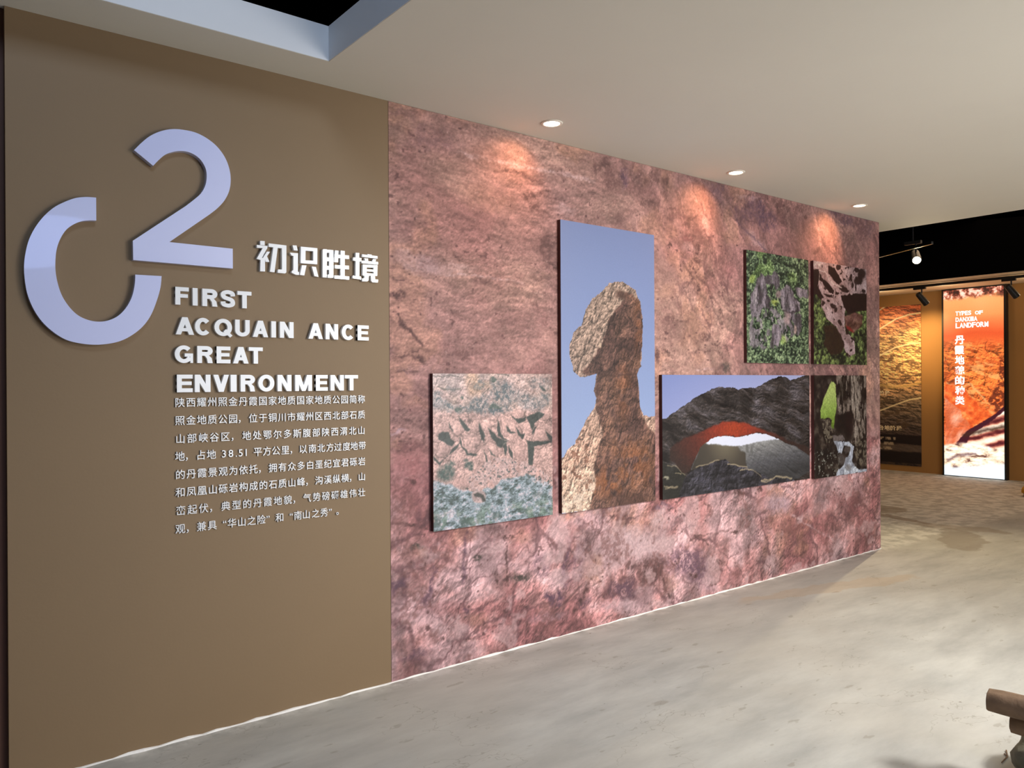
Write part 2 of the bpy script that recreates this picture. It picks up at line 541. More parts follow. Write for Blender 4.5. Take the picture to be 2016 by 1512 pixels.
# ------------------------------------------------------------------ the rock mural
def paint_mural():
    P = Print(2.007, 7.1166, 0.002, 2.998, 0.0056)
    X, Z = P.X, P.Z
    low = sm(Z + 0.12 * (P.noise(0.5, 3, 5) - 0.5), 1.22, 0.98)          # rocky foot of the picture
    P.put(np.ones_like(X), (179, 136, 127))
    big = P.noise(0.55, 4, 11, ax=1.6)
    P.c = P.ramp(sm(big, 0.3, 0.72), [(0, (172, 127, 122)), (0.5, (181, 137, 128)), (1, (190, 147, 134))])
    lowc = P.ramp(sm(P.noise(0.34, 5, 12, rot=-0.4, rough=0.6), 0.28, 0.72), [(0, (170, 112, 112)), (0.35, (196, 138, 136)), (0.65, (212, 158, 156)), (1, (222, 178, 180))])
    P.put(low, lowc)
    redd = P.noise(0.7, 4, 77)
    P.put(sm(redd, 0.5, 0.66) * 0.4 * (1 - low), (164, 106, 106))
    P.put(sm(P.noise(0.4, 4, 78), 0.6, 0.72) * 0.5, (196, 142, 118))
    # shape of the rock: strata in the upper part, blocks below, leaning ridges to the right
    wx, wz = P.warp(0.045, 0.30, 21)
    right = sm(X + 0.5 * (Z - 1.5), 4.0, 4.9)
    up = 1 - low
    # tone of the stone: fine streaky strata above, blotchy blocks below, steep streaks to the right
    st = P.noise(0.05, 6, 31, rot=-0.08, ax=3.4, rough=0.80, X=wx, Z=wz)
    rg = P.noise(0.10, 6, 32, rot=-0.95, ax=2.2, rough=0.70, X=wx, Z=wz)
    bl = P.noise(0.11, 6, 33, rot=0.9, ax=1.5, rough=0.70, X=wx, Z=wz)
    tone = (st * (1 - right) + rg * right) * up + bl * low
    P.mul(1 + np.clip((tone - 0.5) * (0.80 + 0.35 * low), -0.26, 0.16))
    h = (P.noise(0.045, 5, 36, rot=-0.1, ax=2.2, rough=0.8, X=wx, Z=wz) * 0.0075 * (1 - right) + P.noise(0.09, 5, 38, rot=-0.9, ax=1.8, rough=0.68, X=wx, Z=wz) * 0.022 * right) * up + P.noise(0.11, 6, 37, rot=0.4, rough=0.66, X=wx, Z=wz, ridge=True) * 0.030 * low
    calm = 0.45 + 0.9 * sm(P.noise(0.4, 3, 35), 0.38, 0.62)
    P.mul(1 + np.clip(-P.grad(h, -0.55, 0.75) * (0.85 - 0.25 * low) * calm, -0.28, 0.14))
    Wb = P.warp(0.10, 0.16, 45, 4)
    for s_, sd, k, am in ((0.36, 5, 1.0, 1.0), (0.15, 7, 0.6, 0.8)):
        f1, ed, idv, ox, oz = P.cells(s_, sd, rot=0.5, ax=1.35, W=Wb)
        P.mul(1 + low * (0.11 * (idv - 0.55) + 0.13 * np.clip(oz - 0.6 * ox, -0.6, 0.5)) * k)
        gate = sm(P.noise(0.25, 3, sd + 60), 0.40, 0.60)
        P.put(low * sm(ed, 0.10, 0.01) * gate * 0.62 * am, (112, 76, 80))
    f1, ed, idv, ox, oz = P.cells(0.17, 9, rot=-1.0, ax=2.2, W=P.warp(0.06, 0.1, 46, 4))
    P.mul(1 + (1 - low) * right * (0.14 * (idv - 0.5) + 0.12 * np.clip(oz, -0.5, 0.5)))
    P.put((1 - low) * right * sm(ed, 0.09, 0.01) * sm(P.noise(0.25, 3, 68), 0.45, 0.6) * 0.55, (108, 74, 76))
    W = P.warp(0.020, 0.05, 41, 4)
    W2 = P.warp(0.038, 0.05, 43, 5)
    COLS = [(92, 62, 60), (108, 78, 94), (232, 196, 198), (206, 152, 122), (162, 100, 102), (208, 176, 188), (84, 74, 68)]
    tex = sm(P.noise(0.028, 4, 51, rough=0.75), 0.38, 0.56)
    for e in FEATURES:
        k = int(e[7])
        mk = P.ell(e, W2 if k in (0, 1, 6) else W2, 0.42)
        mk = mk * ((0.30 + 0.70 * tex) if k in (0, 1, 6) else (0.7 + 0.3 * tex))
        P.put(np.clip(mk * e[6] * (1.15 if k in (0, 1, 6) else 0.9), 0, 1), COLS[k])
    for w, a, col, pts in LINES:
        P.put(P.line(pts, w, W) * min(1, a * 1.2) * (0.35 + 0.65 * tex), COLS[col])
    # thin wandering cracks, in patches
    for sd, sc, ro, axx, msk, amt in ((81, 0.16, -0.15, 2.6, up * (1 - right), 0.55), (82, 0.15, -1.0, 2.2, right * up, 0.7), (83, 0.17, 0.7, 1.3, low, 0.7), (84, 0.09, 1.3, 1.6, low, 0.55), (85, 0.08, -0.6, 1.8, right, 0.5)):
        r1 = P.noise(sc, 2, sd, rot=ro, ax=axx, rough=0.4, ridge=True, X=W2[0], Z=W2[1])
        gate = sm(P.noise(0.30, 3, sd + 20), 0.50, 0.62)
        P.put(sm(r1, 0.90, 0.975) * gate * msk * amt * (0.3 + 0.7 * tex), COLS[0])
    # crumbly dark patches and pale dust on the blocks
    P.put(low * sm(P.noise(0.20, 5, 91, rough=0.68, X=wx, Z=wz), 0.56, 0.66) * (0.25 + 0.75 * sm(P.noise(0.020, 3, 92), 0.42, 0.56)) * 0.55, (136, 92, 88))
    P.put(low * sm(P.noise(0.24, 5, 93, rough=0.6, X=wx, Z=wz), 0.58, 0.66) * 0.55, (230, 192, 192))
    P.put(right * up * sm(P.noise(0.16, 5, 94, rough=0.68, rot=-.9, ax=2, X=wx, Z=wz), 0.57, 0.68) * (0.3 + 0.7 * tex) * 0.6, (126, 86, 86))
    dots = sm(P.noise(0.024, 2, 71, ax=1.4), 0.78, 0.86) * sm(P.noise(0.4, 3, 72), 0.44, 0.58)
    P.put(dots * 0.75, (104, 70, 70))
    dots = sm(P.noise(0.014, 2, 73, ax=1.7), 0.80, 0.90)
    P.put(dots * 0.5, (112, 78, 76))
    P.put(up * sm(P.noise(0.020, 3, 76, ax=2.0, rough=0.7, rot=-0.1), 0.56, 0.68) * 0.34, (132, 92, 88))
    dots = sm(P.noise(0.013, 2, 75, ax=1.4), 0.82, 0.92)
    P.put(dots * 0.4, (226, 188, 180))
    P.mul(1 + (P.noise(0.0115, 2, 74) - 0.5) * 0.26)
    grey = P.c.mean(-1, keepdims=True)
    P.c = (P.c + (grey - P.c) * 0.06 * (1 - low[..., None])) * (1 - 0.075 * low[..., None])
    return P

FEATURES = ([(2.053,2.004,0.064,-0.006,-0.004,-0.021,0.8,0),(2.111,1.837,0.049,-0.049,-0.01,-0.008,0.6,0),(2.171,1.686,0.051,-0.02,-0.01,-0.018,0.7,0),(3.074,2.387,0.087,0.009,0,-0.054,0.6,0),(2.987,2.162,0.057,0.004,0,-0.022,0.7,0),(3.138,2.24,0.044,0.004,0,-0.033,0.8,0),(3.073,2.311,0.058,0.006,0,-0.065,0.5,0),(2.641,2.356,0.077,0.008,0,-0.01,0.5,0),(2.962,2.632,0.048,-0.015,-0.018,-0.027,0.6,0),(3.062,2.679,0.049,0.007,0,-0.016,0.7,0),(3.004,2.573,0.061,-0.019,-0.01,-0.014,0.6,0),(2.827,2.771,0.076,-0.009,-0.007,-0.015,0.45,0),(3.237,2.604,0.088,-0.006,-0.01,-0.029,0.35,2),(3.502,2.893,0.048,0.008,0,-0.058,0.5,0),(3.749,2.874,0.038,0.006,-0.001,-0.071,0.8,1),(3.905,2.875,0.071,0.011,-0.001,-0.085,0.45,0),(3.975,2.751,0.109,0.015,0,-0.032,0.5,0),(3.583,2.941,0.043,0.007,0,-0.035,0.5,0),(3.632,2.856,0.101,0.016,-0.001,-0.082,0.4,0),(2.163,2.184,0.134,-0.008,-0.01,-0.048,0.45,5),(2.381,2.164,0.158,0.014,0,-0.026,0.4,2),(2.269,2.855,0.182,-0.007,-0.018,-0.06,0.25,1),(3.713,2.621,0.103,0.013,0,-0.035,0.3,0),(2.121,2.465,0.089,0.012,0,-0.017,0.3,0),(2.821,2.013,0.095,0.006,0,-0.015,0.3,0),(2.091,2.954,0.087,0.005,-0.008,-0.039,0.25,1),(2.642,2.577,0.177,-0.013,-0.024,-0.072,0.25,3)] +
 [(4.052,2.918,0.059,0.009,-0.001,-0.063,0.5,0),(4.159,2.911,0.036,0.006,0,-0.032,0.5,0),(4.158,2.84,0.024,0.004,0,-0.048,0.6,0),(4.205,2.695,0.049,0.006,0,-0.048,0.45,0),(4.39,2.67,0.016,-0.016,-0.055,-0.027,0.7,0),(4.414,2.558,0.064,0.007,0,-0.041,0.6,0),(4.497,2.509,0.032,0.003,0,-0.025,0.8,0),(4.215,2.476,0.024,0.003,0,-0.012,0.7,0),(4.706,2.911,0.079,-0.047,-0.042,-0.028,0.5,1),(4.761,2.97,0.063,-0.023,-0.032,-0.028,0.5,1),(4.955,2.843,0.029,0.004,0,-0.035,0.6,1),(5.159,2.862,0.175,0.023,-0.001,-0.102,0.62,1),(5.364,2.79,0.11,0.014,-0.001,-0.072,0.8,1),(5.28,2.851,0.033,0.007,0.023,-0.095,0.9,1),(5.13,2.942,0.162,0.002,-0.005,-0.015,0.35,2),(5.499,2.944,0.064,0.009,-0.001,-0.055,0.45,0),(5.547,2.886,0.065,0.008,0,-0.037,0.4,0),(6.442,2.963,0.145,-0.009,-0.033,-0.051,0.7,1),(6.597,2.941,0.099,0.012,-0.001,-0.051,0.5,1),(6.329,3.003,0.089,-0.005,-0.017,-0.026,0.5,1),(6.859,2.922,0.167,0.02,-0.001,-0.125,0.45,1),(5.217,2.62,0.031,0.023,0.136,-0.058,0.45,2),(6.07,2.634,0.072,0.007,0,-0.029,0.5,0),(6.141,2.592,0.055,0.005,0,-0.029,0.4,0),(6.673,2.643,0.101,0.01,-0.001,-0.062,0.4,0),(5.691,2.596,0.101,0.01,0,-0.017,0.4,0)] +
 [(4.398,2.546,0.047,0.005,0,-0.023,0.6,4),(4.499,2.511,0.03,0.003,0,-0.019,0.8,0),(4.504,2.462,0.03,0.003,0,-0.014,0.8,0),(4.208,2.477,0.023,0.002,0,-0.011,0.8,0),(4.504,2.404,0.042,0.004,0,-0.017,0.7,0),(4.327,2.41,0.015,-0.035,-0.018,-0.005,0.6,0),(4.432,2.344,0.012,-0.044,-0.019,-0.004,0.6,0),(4.588,2.296,0.049,0.004,0,-0.039,0.5,0),(4.674,2.287,0.047,-0.052,-0.024,-0.01,0.7,0),(4.502,2.189,0.027,0.002,0,-0.017,0.8,0),(4.648,2.153,0.02,0.001,0,-0.016,0.9,0),(4.806,2.214,0.019,0.001,0,-0.012,0.9,0),(4.736,2.19,0.025,0.002,0,-0.009,0.8,0),(4.915,2.061,0.052,-0.003,-0.003,-0.011,0.6,0),(4.584,1.862,0.074,0.002,0,-0.028,0.6,0),(4.175,1.883,0.02,0.001,0,-0.013,0.8,0),(4.255,1.971,0.162,0.007,0,-0.013,0.4,0),(4.22,1.895,0.126,0.005,-0.001,-0.097,0.25,0),(4.808,1.648,0.065,0.001,0,-0.025,0.85,6),(4.486,1.76,0.036,0.001,0,-0.019,0.7,0),(4.632,1.771,0.074,0.008,0.002,-0.01,0.6,0),(4.141,1.76,0.047,-0.03,-0.017,-0.012,0.7,0),(4.061,1.729,0.028,0.001,0,-0.044,0.7,0),(4.835,1.775,0.036,-0.038,-0.018,-0.007,0.6,0),(4.866,2.374,0.079,0.007,0,-0.048,0.35,4),(4.707,1.819,0.038,0.001,0,-0.009,0.6,0),(4.636,2.23,0.087,0.006,0,-0.047,0.3,4),(4.409,2.486,0.071,0.007,0,-0.03,0.4,2),(4.166,2.159,0.136,0.009,0,-0.044,0.3,3)] +
 [(2.106,1.606,0.043,0,0,-0.008,0.5,1),(2.203,1.662,0.018,-0.018,-0.007,-0.005,0.7,0),(2.049,1.669,0.031,0,0,-0.005,0.5,0),(2.412,1.627,0.013,0,0,-0.007,0.7,0),(2.063,1.484,0.012,0,0,-0.007,0.6,0),(2.056,1.289,0.047,-0.002,0,-0.008,0.7,5),(2.114,1.208,0.108,-0.006,0,-0.028,0.5,0),(2.046,1.23,0.031,-0.002,0,-0.023,0.4,3),(2.113,1.088,0.125,-0.009,-0.001,-0.106,0.45,4),(2.123,1.037,0.021,-0.002,0,-0.012,0.6,0),(2.186,1.536,0.033,0,0,-0.019,0.3,0),(2.142,1.448,0.065,-0.001,0,-0.028,0.3,3)] +
 [(2.12,1.035,0.163,-0.013,-0.001,-0.162,0.5,4),(2.138,1.033,0.017,-0.001,0,-0.011,0.6,0),(2.164,0.684,0.043,-0.006,0,-0.015,0.9,6),(2.564,0.57,0.037,-0.005,0,-0.013,0.95,6),(2.692,0.698,0.067,-0.008,0,-0.032,0.45,0),(2.775,0.659,0.045,-0.006,0,-0.008,0.85,0),(2.859,0.411,0.07,-0.011,0,-0.023,0.85,6),(3.019,0.455,0.061,-0.009,0,-0.055,0.5,1),(3.128,0.248,0.069,-0.012,0,-0.026,0.95,1),(3.127,0.215,0.056,-0.01,0,-0.024,0.6,1),(3.223,0.406,0.033,-0.007,-0.02,-0.157,0.5,1),(3.333,0.428,0.046,-0.016,-0.052,-0.131,0.5,1),(3.387,0.536,0.035,-0.005,-0.001,-0.068,0.5,0),(3.508,0.54,0.168,-0.022,-0.001,-0.088,0.4,0),(3.72,0.663,0.087,-0.01,0,-0.04,0.5,0),(3.821,0.479,0.228,-0.03,-0.001,-0.097,0.85,2),(3.604,0.418,0.186,-0.027,-0.001,-0.069,0.55,2),(3.452,0.352,0.082,-0.013,-0.001,-0.088,0.5,3),(4.034,0.618,0.078,-0.009,-0.001,-0.063,0.5,2),(4,0.268,0.141,-0.022,-0.001,-0.094,0.65,0),(3.805,0.349,0.053,-0.008,0,-0.037,0.6,0),(3.661,0.4,0.029,-0.004,0,-0.014,0.8,0),(3.358,0.184,0.043,-0.03,-0.045,-0.039,0.6,1),(3.716,0.201,0.132,-0.022,-0.001,-0.066,0.5,0),(3.672,0.098,0.175,-0.031,0,-0.04,0.4,5),(2.618,0.358,0.11,-0.019,0,-0.035,0.5,2),(2.356,0.201,0.102,-0.02,0,-0.034,0.4,2),(2.52,0.074,0.064,-0.014,0,-0.034,0.5,2),(3.077,0.14,0.137,-0.026,0,-0.028,0.45,5),(2.48,0.279,0.021,-0.004,0,-0.014,0.95,1),(2.478,0.125,0.031,-0.006,0,-0.012,0.8,0),(2.563,0.121,0.064,-0.013,0,-0.01,0.4,4),(2.357,0.318,0.175,-0.032,0,-0.034,0.35,4),(2.235,0.423,0.028,-0.011,-0.023,-0.068,0.55,1),(2.26,0.543,0.02,-0.003,0,-0.05,0.45,1),(2.471,0.468,0.021,-0.003,0,-0.017,0.6,0),(2.69,0.425,0.012,-0.002,0,-0.035,0.8,0),(2.762,0.413,0.014,-0.002,0,-0.03,0.7,0),(2.042,0.488,0.048,-0.032,-0.011,-0.015,0.6,1),(2.142,0.106,0.099,0.009,0.006,-0.017,0.5,1),(2.553,0.222,0.064,-0.012,0,-0.043,0.35,3),(2.878,0.648,0.07,-0.009,0,-0.045,0.35,3),(2.165,0.794,0.096,-0.011,0,-0.007,0.6,0),(2.183,0.645,0.058,-0.008,0,-0.033,0.35,3),(2.069,0.355,0.084,-0.016,0,-0.048,0.3,2),(2.898,0.201,0.095,-0.018,0,-0.036,0.35,4),(2.715,0.12,0.101,-0.02,0,-0.021,0.3,4),(3.016,0.092,0.049,-0.01,0,-0.013,0.5,0)] +
 [(4.104,0.705,0.087,-0.009,0,-0.023,0.7,1),(4.118,0.607,0.117,-0.013,-0.001,-0.087,0.85,2),(3.864,0.476,0.325,-0.043,-0.001,-0.093,0.9,2),(3.676,0.364,0.066,-0.01,0,-0.046,0.7,2),(4.353,0.294,0.203,-0.029,-0.001,-0.085,0.7,1),(4.476,0.186,0.143,-0.022,-0.001,-0.07,0.55,1),(3.987,0.28,0.114,-0.017,-0.001,-0.076,0.65,0),(3.714,0.202,0.12,-0.02,-0.001,-0.064,0.65,1),(4.429,0.173,0.039,-0.006,0,-0.02,0.9,0),(4.743,0.227,0.042,-0.006,0,-0.021,0.85,0),(4.94,0.428,0.07,-0.008,0,-0.017,0.75,0),(4.995,0.698,0.087,-0.017,-0.005,-0.016,0.8,0),(5.229,0.722,0.037,-0.003,0,-0.013,0.8,0),(5.474,0.578,0.157,-0.016,-0.001,-0.073,0.85,5),(6.336,0.528,0.092,-0.009,0,-0.044,0.45,4),(6.288,0.292,0.138,-0.016,0,-0.043,0.5,0),(5.81,0.141,0.109,0.02,0.014,-0.016,0.75,0),(5.627,0.144,0.162,-0.023,0,-0.016,0.5,0),(5.61,0.395,0.307,-0.036,-0.001,-0.074,0.45,4),(4.868,0.104,0.139,-0.022,-0.001,-0.063,0.35,4),(3.943,0.136,0.098,-0.017,0,-0.057,0.45,2),(3.766,0.083,0.205,-0.037,0,-0.046,0.45,2),(4.602,0.075,0.098,-0.016,-0.001,-0.061,0.45,5),(6.762,0.298,0.065,-0.007,-0.001,-0.075,0.4,4),(5.96,0.447,0.177,0.026,0.027,-0.035,0.4,2),(6.521,0.387,0.144,-0.015,-0.001,-0.049,0.3,0),(5.046,0.492,0.108,-0.012,-0.001,-0.128,0.25,6),(6.69,0.494,0.148,-0.014,-0.002,-0.15,0.25,4),(4.187,0.153,0.089,-0.015,0,-0.058,0.3,3)])
LINES = [(0.018, .55, 2, [(2.445,2.808),(2.908,2.806),(3.194,2.82),(3.485,2.81)]), (0.010, .5, 2, [(2.357,2.133),(2.639,2.14),(2.903,2.124)]),
 (0.012, .7, 0, [(2.052,1.891),(2.138,1.81),(2.205,1.744)]), (0.014, .6, 0, [(2.695,2.749),(2.854,2.775),(3.048,2.731)]), (0.012, .5, 0, [(2.907,2.646),(3.004,2.573),(3.104,2.554)]),
 (0.016, .55, 0, [(4.42,2.396),(4.479,2.302),(4.587,2.249),(4.661,2.177),(4.76,2.073),(4.811,1.996)]), (0.014, .5, 0, [(4.316,2.454),(4.333,2.388),(4.42,2.305),(4.514,2.244)]), (0.010, .6, 2, [(4.473,1.626),(4.681,1.65)]),
 (0.016, .6, 1, [(4.884,2.834),(4.983,2.743),(5.143,2.656),(5.339,2.561)]), (0.02, .8, 1, [(5.258,2.929),(5.253,2.758),(5.294,2.722)]), (0.014, .5, 0, [(4.495,2.971),(4.625,2.925),(4.746,2.866),(4.814,2.756)]),
 (0.012, .6, 0, [(2.033,1.674),(2.155,1.687),(2.198,1.681),(2.214,1.658)]), (0.010, .5, 0, [(2.017,1.601),(2.143,1.606),(2.23,1.583)]),
 (0.014, .6, 0, [(2.008,0.813),(2.09,0.809),(2.251,0.759)]), (0.020, .7, 1, [(2.483,0.723),(2.466,0.589),(2.46,0.453)]), (0.010, .8, 0, [(2.758,0.601),(2.76,0.494),(2.756,0.397)]),
 (0.034, .85, 0, [(3.411,0.271),(3.358,0.213),(3.279,0.131)]), (0.02, .5, 1, [(2.279,0.548),(2.249,0.454),(2.21,0.37)]), (0.03, .5, 1, [(2.005,0.462),(2.061,0.517),(2.107,0.534)]), (0.02, .5, 1, [(3.27,0.608),(3.23,0.481),(3.191,0.336)]),
 (0.018, .85, 0, [(4.086,0.236),(4.121,0.163),(4.171,0.058)]), (0.012, .5, 0, [(4.938,0.167),(4.99,0.106),(5.042,0.045)]), (0.016, .6, 2, [(5.65,0.481),(5.98,0.328),(6.265,0.21),(6.424,0.105)]),
 (0.012, .5, 0, [(4.447,0.45),(4.703,0.438),(4.872,0.449)]), (0.014, .6, 0, [(4.385,0.418),(4.51,0.442),(4.605,0.369)]), (0.02, .4, 1, [(4.587,0.229),(4.603,0.125),(4.507,0.1)]), (0.012, .7, 4, [(6.475,0.515),(6.762,0.311),(6.961,0.135)])]

# ------------------------------------------------------------------ the six photographs on the wall
def rock_relief(P, s, seed, amp, k, lim=(0.5, 0.35), rot=0.3, ax=1.3):
    wx, wz = P.warp(s * 0.4, s, seed + 5)
    h = P.noise(s, 6, seed, rot=rot, ax=ax, rough=0.62, ridge=True, X=wx, Z=wz) * amp
    return 1 - np.clip(P.grad(h, -0.6, 0.7) * -k * -1, -lim[1], lim[0])

def foliage(P, seed, s=0.05, cols=((44, 62, 40), (92, 128, 66), (150, 186, 104))):
    a = P.noise(s, 5, seed, rough=0.72)
    b_ = P.noise(s * 3.2, 3, seed + 3)
    Wc = P.warp(s * 0.4, s, seed + 9, 3)
    f1, ed, idv, ox, oz = P.cells(s * 1.15, seed + 4, W=Wc)
    g1, ed2, id2, ox2, oz2 = P.cells(s * 3.2, seed + 5, W=Wc)
    t = np.clip((a - 0.5) * 2.2 + (b_ - 0.5) * 0.9 + 0.42 + 0.42 * (oz - ox * 0.5) - 0.38 * sm(f1, 0.45, 0.8) + 0.30 * (idv - 0.5) + 0.28 * oz2 - 0.22 * sm(g1, 0.5, 0.9), 0, 1)
    return P.ramp(t, [(0, cols[0]), (0.5, cols[1]), (1, cols[2])])

def paint_canyon():
    P = Print(2.250, 3.092, 0.753, 1.595, 0.0032)
    X, Z = P.X, P.Z
    P.put(np.ones_like(X), (204, 166, 158))
    top = sm(Z + 0.03 * (P.noise(0.1, 3, 1) - .5), 1.36, 1.42)
    P.put(top, P.ramp(P.noise(0.16, 4, 2), [(0.3, (166, 140, 134)), (0.5, (190, 162, 152)), (0.7, (200, 176, 172))]))
    W = P.warp(0.006, 0.03, 7, 3)
    Wb = P.warp(0.018, 0.03, 17, 4)
    for e in [(2.506,1.55,0.048,0,-0.001,-0.071,0.5),(2.586,1.51,0.049,0,0,-0.039,0.55)]:
        P.put(P.ell(e, W) * e[6], (205, 158, 120))
    for e in [(2.61,1.471,0.047,0.013,0.019,-0.044,0.8),(2.451,1.537,0.046,-0.007,-0.013,-0.057,0.2),(2.305,1.488,0.055,-0.033,-0.016,-0.018,0.75),(2.435,1.46,0.027,-0.006,-0.023,-0.068,0.6),(2.865,1.535,0.162,-0.001,-0.001,-0.075,0.5)]:
        P.put(P.ell(e, W) * e[6], (212, 178, 172))
    h = P.noise(0.07, 5, 3, rot=-.5, ax=1.6, ridge=True, rough=.6) * 0.035 + P.noise(0.012, 3, 4) * 0.006
    # rounded blocks of the middle band
    mid = sm(Z, 1.10, 1.16) * (1 - top)
    P.mul(1 - np.clip(P.grad(h, .5, -.8) * .34, -.16, .30))
    blocks = [(2.303,1.195,0.057,-0.003,0,-0.05),(2.304,1.292,0.054,-0.002,0,-0.038),(2.403,1.288,0.039,-0.002,0,-0.038),(2.504,1.2,0.064,-0.003,0,-0.052),(2.544,1.302,0.049,-0.002,0,-0.046),(2.641,1.159,0.04,0.006,0.019,-0.059),(2.609,1.299,0.032,0.003,0.01,-0.046),(2.726,1.295,0.049,0.009,0.019,-0.059),(2.811,1.251,0.048,0.015,0.044,-0.076),(2.854,1.154,0.053,-0.003,-0.001,-0.082),(3.006,1.229,0.074,-0.003,0,-0.042),(2.917,1.288,0.032,-0.001,0,-0.055),(3.026,1.346,0.055,-0.002,0,-0.028),(2.829,1.362,0.048,-0.001,0,-0.031),(2.431,0.992,0.056,-0.005,0,-0.032),(2.546,0.917,0.05,-0.005,0,-0.039),(2.632,0.968,0.025,-0.002,0,-0.022),(2.608,1.115,0.03,-0.002,0,-0.033),(2.776,1.118,0.034,-0.002,0,-0.04),(2.271,0.924,0.015,-0.001,0,-0.019),(2.28,1.083,0.027,-0.002,0,-0.013),(2.996,1.014,0.028,0.016,0.035,-0.035),(2.69,1.043,0.051,-0.027,-0.025,-0.033)]
    for e in blocks:
        x, z, ax_, az_, bx_, bz_ = e[:6]
        det = ax_ * bz_ - az_ * bx_
        dx, dz = W[0] - x, W[1] - z
        uu, vv = (dx * bz_ - dz * bx_) / det, (-dx * az_ + dz * ax_) / det
        rr = uu * uu + vv * vv
        mk = sm(rr, 1.1, 0.9)
        shade = 1 + 0.16 * (-0.55 * uu - 0.8 * vv) - 0.16 * sm(rr, .6, 1.0)
        P.put(mk * .75, (210, 170, 162))
        P.c = P.c * (1 - mk[..., None] * (1 - shade[..., None]))
    D = (60, 68, 64)
    for pts in ([(2.281,1.268),(2.311,1.283),(2.353,1.274),(2.36,1.246),(2.387,1.225),(2.371,1.2),(2.333,1.215),(2.311,1.229),(2.288,1.243)], [(2.419,1.358),(2.438,1.338),(2.481,1.298),(2.496,1.288),(2.477,1.276),(2.449,1.29),(2.43,1.316)],
                [(2.549,1.334),(2.567,1.288),(2.593,1.248),(2.584,1.215),(2.599,1.195),(2.566,1.229),(2.55,1.276)], [(2.609,1.299),(2.658,1.258),(2.683,1.23),(2.759,1.206),(2.725,1.195),(2.708,1.172),(2.675,1.184),(2.662,1.211),(2.633,1.239)],
                [(2.682,1.337),(2.699,1.296),(2.704,1.262),(2.725,1.228),(2.768,1.209),(2.717,1.218),(2.685,1.243),(2.679,1.283)], [(2.747,1.301),(2.772,1.266),(2.82,1.257),(2.781,1.252),(2.749,1.267)], [(2.811,1.292),(2.854,1.246),(2.885,1.246),(2.863,1.216),(2.833,1.243)],
                [(2.765,1.368),(2.812,1.339),(2.864,1.337),(2.89,1.35),(2.881,1.32),(2.837,1.308),(2.803,1.336)], [(2.89,1.343),(2.989,1.375),(3.035,1.356),(2.989,1.326),(2.953,1.307),(2.934,1.259),(2.921,1.301)], [(2.889,1.207),(2.988,1.195),(3.087,1.197),(3.087,1.186),(2.988,1.173),(2.947,1.168),(2.942,1.063),(2.904,1.065),(2.902,1.178)],
                [(3.034,1.262),(3.088,1.218),(3.087,1.193),(3.066,1.201)], [(2.424,1.255),(2.437,1.2),(2.468,1.179),(2.484,1.156),(2.539,1.148),(2.535,1.136),(2.472,1.147),(2.448,1.18),(2.419,1.217)], [(2.251,1.154),(2.288,1.12),(2.348,1.157),(2.373,1.184),(2.425,1.223),(2.402,1.183),(2.318,1.137),(2.291,1.104),(2.254,1.135)],
                [(2.716,1.188),(2.742,1.2),(2.748,1.16),(2.737,1.126),(2.723,1.148)], [(2.752,1.19),(2.786,1.144),(2.791,1.093),(2.763,1.139)], [(2.584,1.182),(2.612,1.102),(2.645,1.092),(2.598,1.093)], [(2.613,1.181),(2.641,1.146),(2.687,1.122),(2.634,1.14)],
                [(2.508,0.93),(2.542,0.938),(2.582,0.915),(2.596,0.881),(2.574,0.88),(2.564,0.905),(2.522,0.918)], [(2.349,1.338),(2.373,1.296),(2.378,1.277),(2.357,1.303)], [(2.932,1.253),(2.951,1.286),(2.966,1.286),(2.939,1.232)], [(2.99,1.524),(3.036,1.51),(3.045,1.491),(3.018,1.494)],
                [(2.424,0.98),(2.478,0.97),(2.474,0.956),(2.435,0.964)]):
        P.put(P.blur(P.poly(pts, W=W), 1) * .96, D)
    for w, pts in ((.005, [(2.257,1.585),(2.313,1.577),(2.359,1.589),(2.428,1.576)]), (.008, [(2.283,1.521),(2.343,1.509),(2.427,1.512)]), (.005, [(2.677,1.593),(2.762,1.586)]), (.006, [(2.619,1.51),(2.578,1.478)]), (.005, [(2.545,1.393),(2.442,1.383)])):
        P.put(P.line(pts, w, W) * .8, (98, 92, 84))
    f1, ed, idv, ox, oz = P.cells(.085, 43, rot=.9, ax=1.7, W=P.warp(.03, .05, 44, 4))
    P.mul(1 + (.12 * (idv - .5) + .16 * np.clip(oz - .5 * ox, -.6, .5)) * (mid * .8 + top * .5) - .30 * sm(ed, .09, .01) * (mid * .9 + top * .5) * sm(P.noise(.09, 3, 45), .42, .56))
    # scrub on the upper slopes
    sp = sm(P.noise(0.014, 3, 21, rough=.7), .46, .56)
    scr = np.zeros_like(X)
    for e in [(2.327,1.421,0.081,-0.02,-0.008,-0.025,0.9),(2.427,1.396,0.047,-0.001,0,-0.017,0.9),(2.545,1.426,0.089,0.032,0.017,-0.03,0.9),(2.643,1.397,0.126,-0.003,0,-0.033,0.95),(2.727,1.489,0.096,-0.029,-0.026,-0.056,0.9),(2.9,1.439,0.109,-0.051,-0.027,-0.035,0.6),(3.026,1.444,0.055,-0.001,0,-0.042,0.7),(2.99,1.535,0.083,0,0,-0.035,0.5),(2.366,1.512,0.046,0,0,-0.013,0.3),(2.275,1.457,0.03,-0.001,0,-0.044,0.8),(2.562,1.53,0.049,0,0,-0.026,0.5)]:
        scr = np.maximum(scr, P.ell(e, Wb) * e[6])
    P.put(scr * .4, (140, 146, 150))
    P.put(scr * sp * .9, (84, 98, 104))
    for e in [(2.652,1.561,0.018,0,0,-0.013),(2.411,1.394,0.023,-0.001,0,-0.009),(2.66,1.41,0.042,-0.001,0,-0.012),(2.435,1.457,0.012,0,0,-0.008)]:
        P.put(P.ell(e, Wb) * .85, (76, 92, 84))
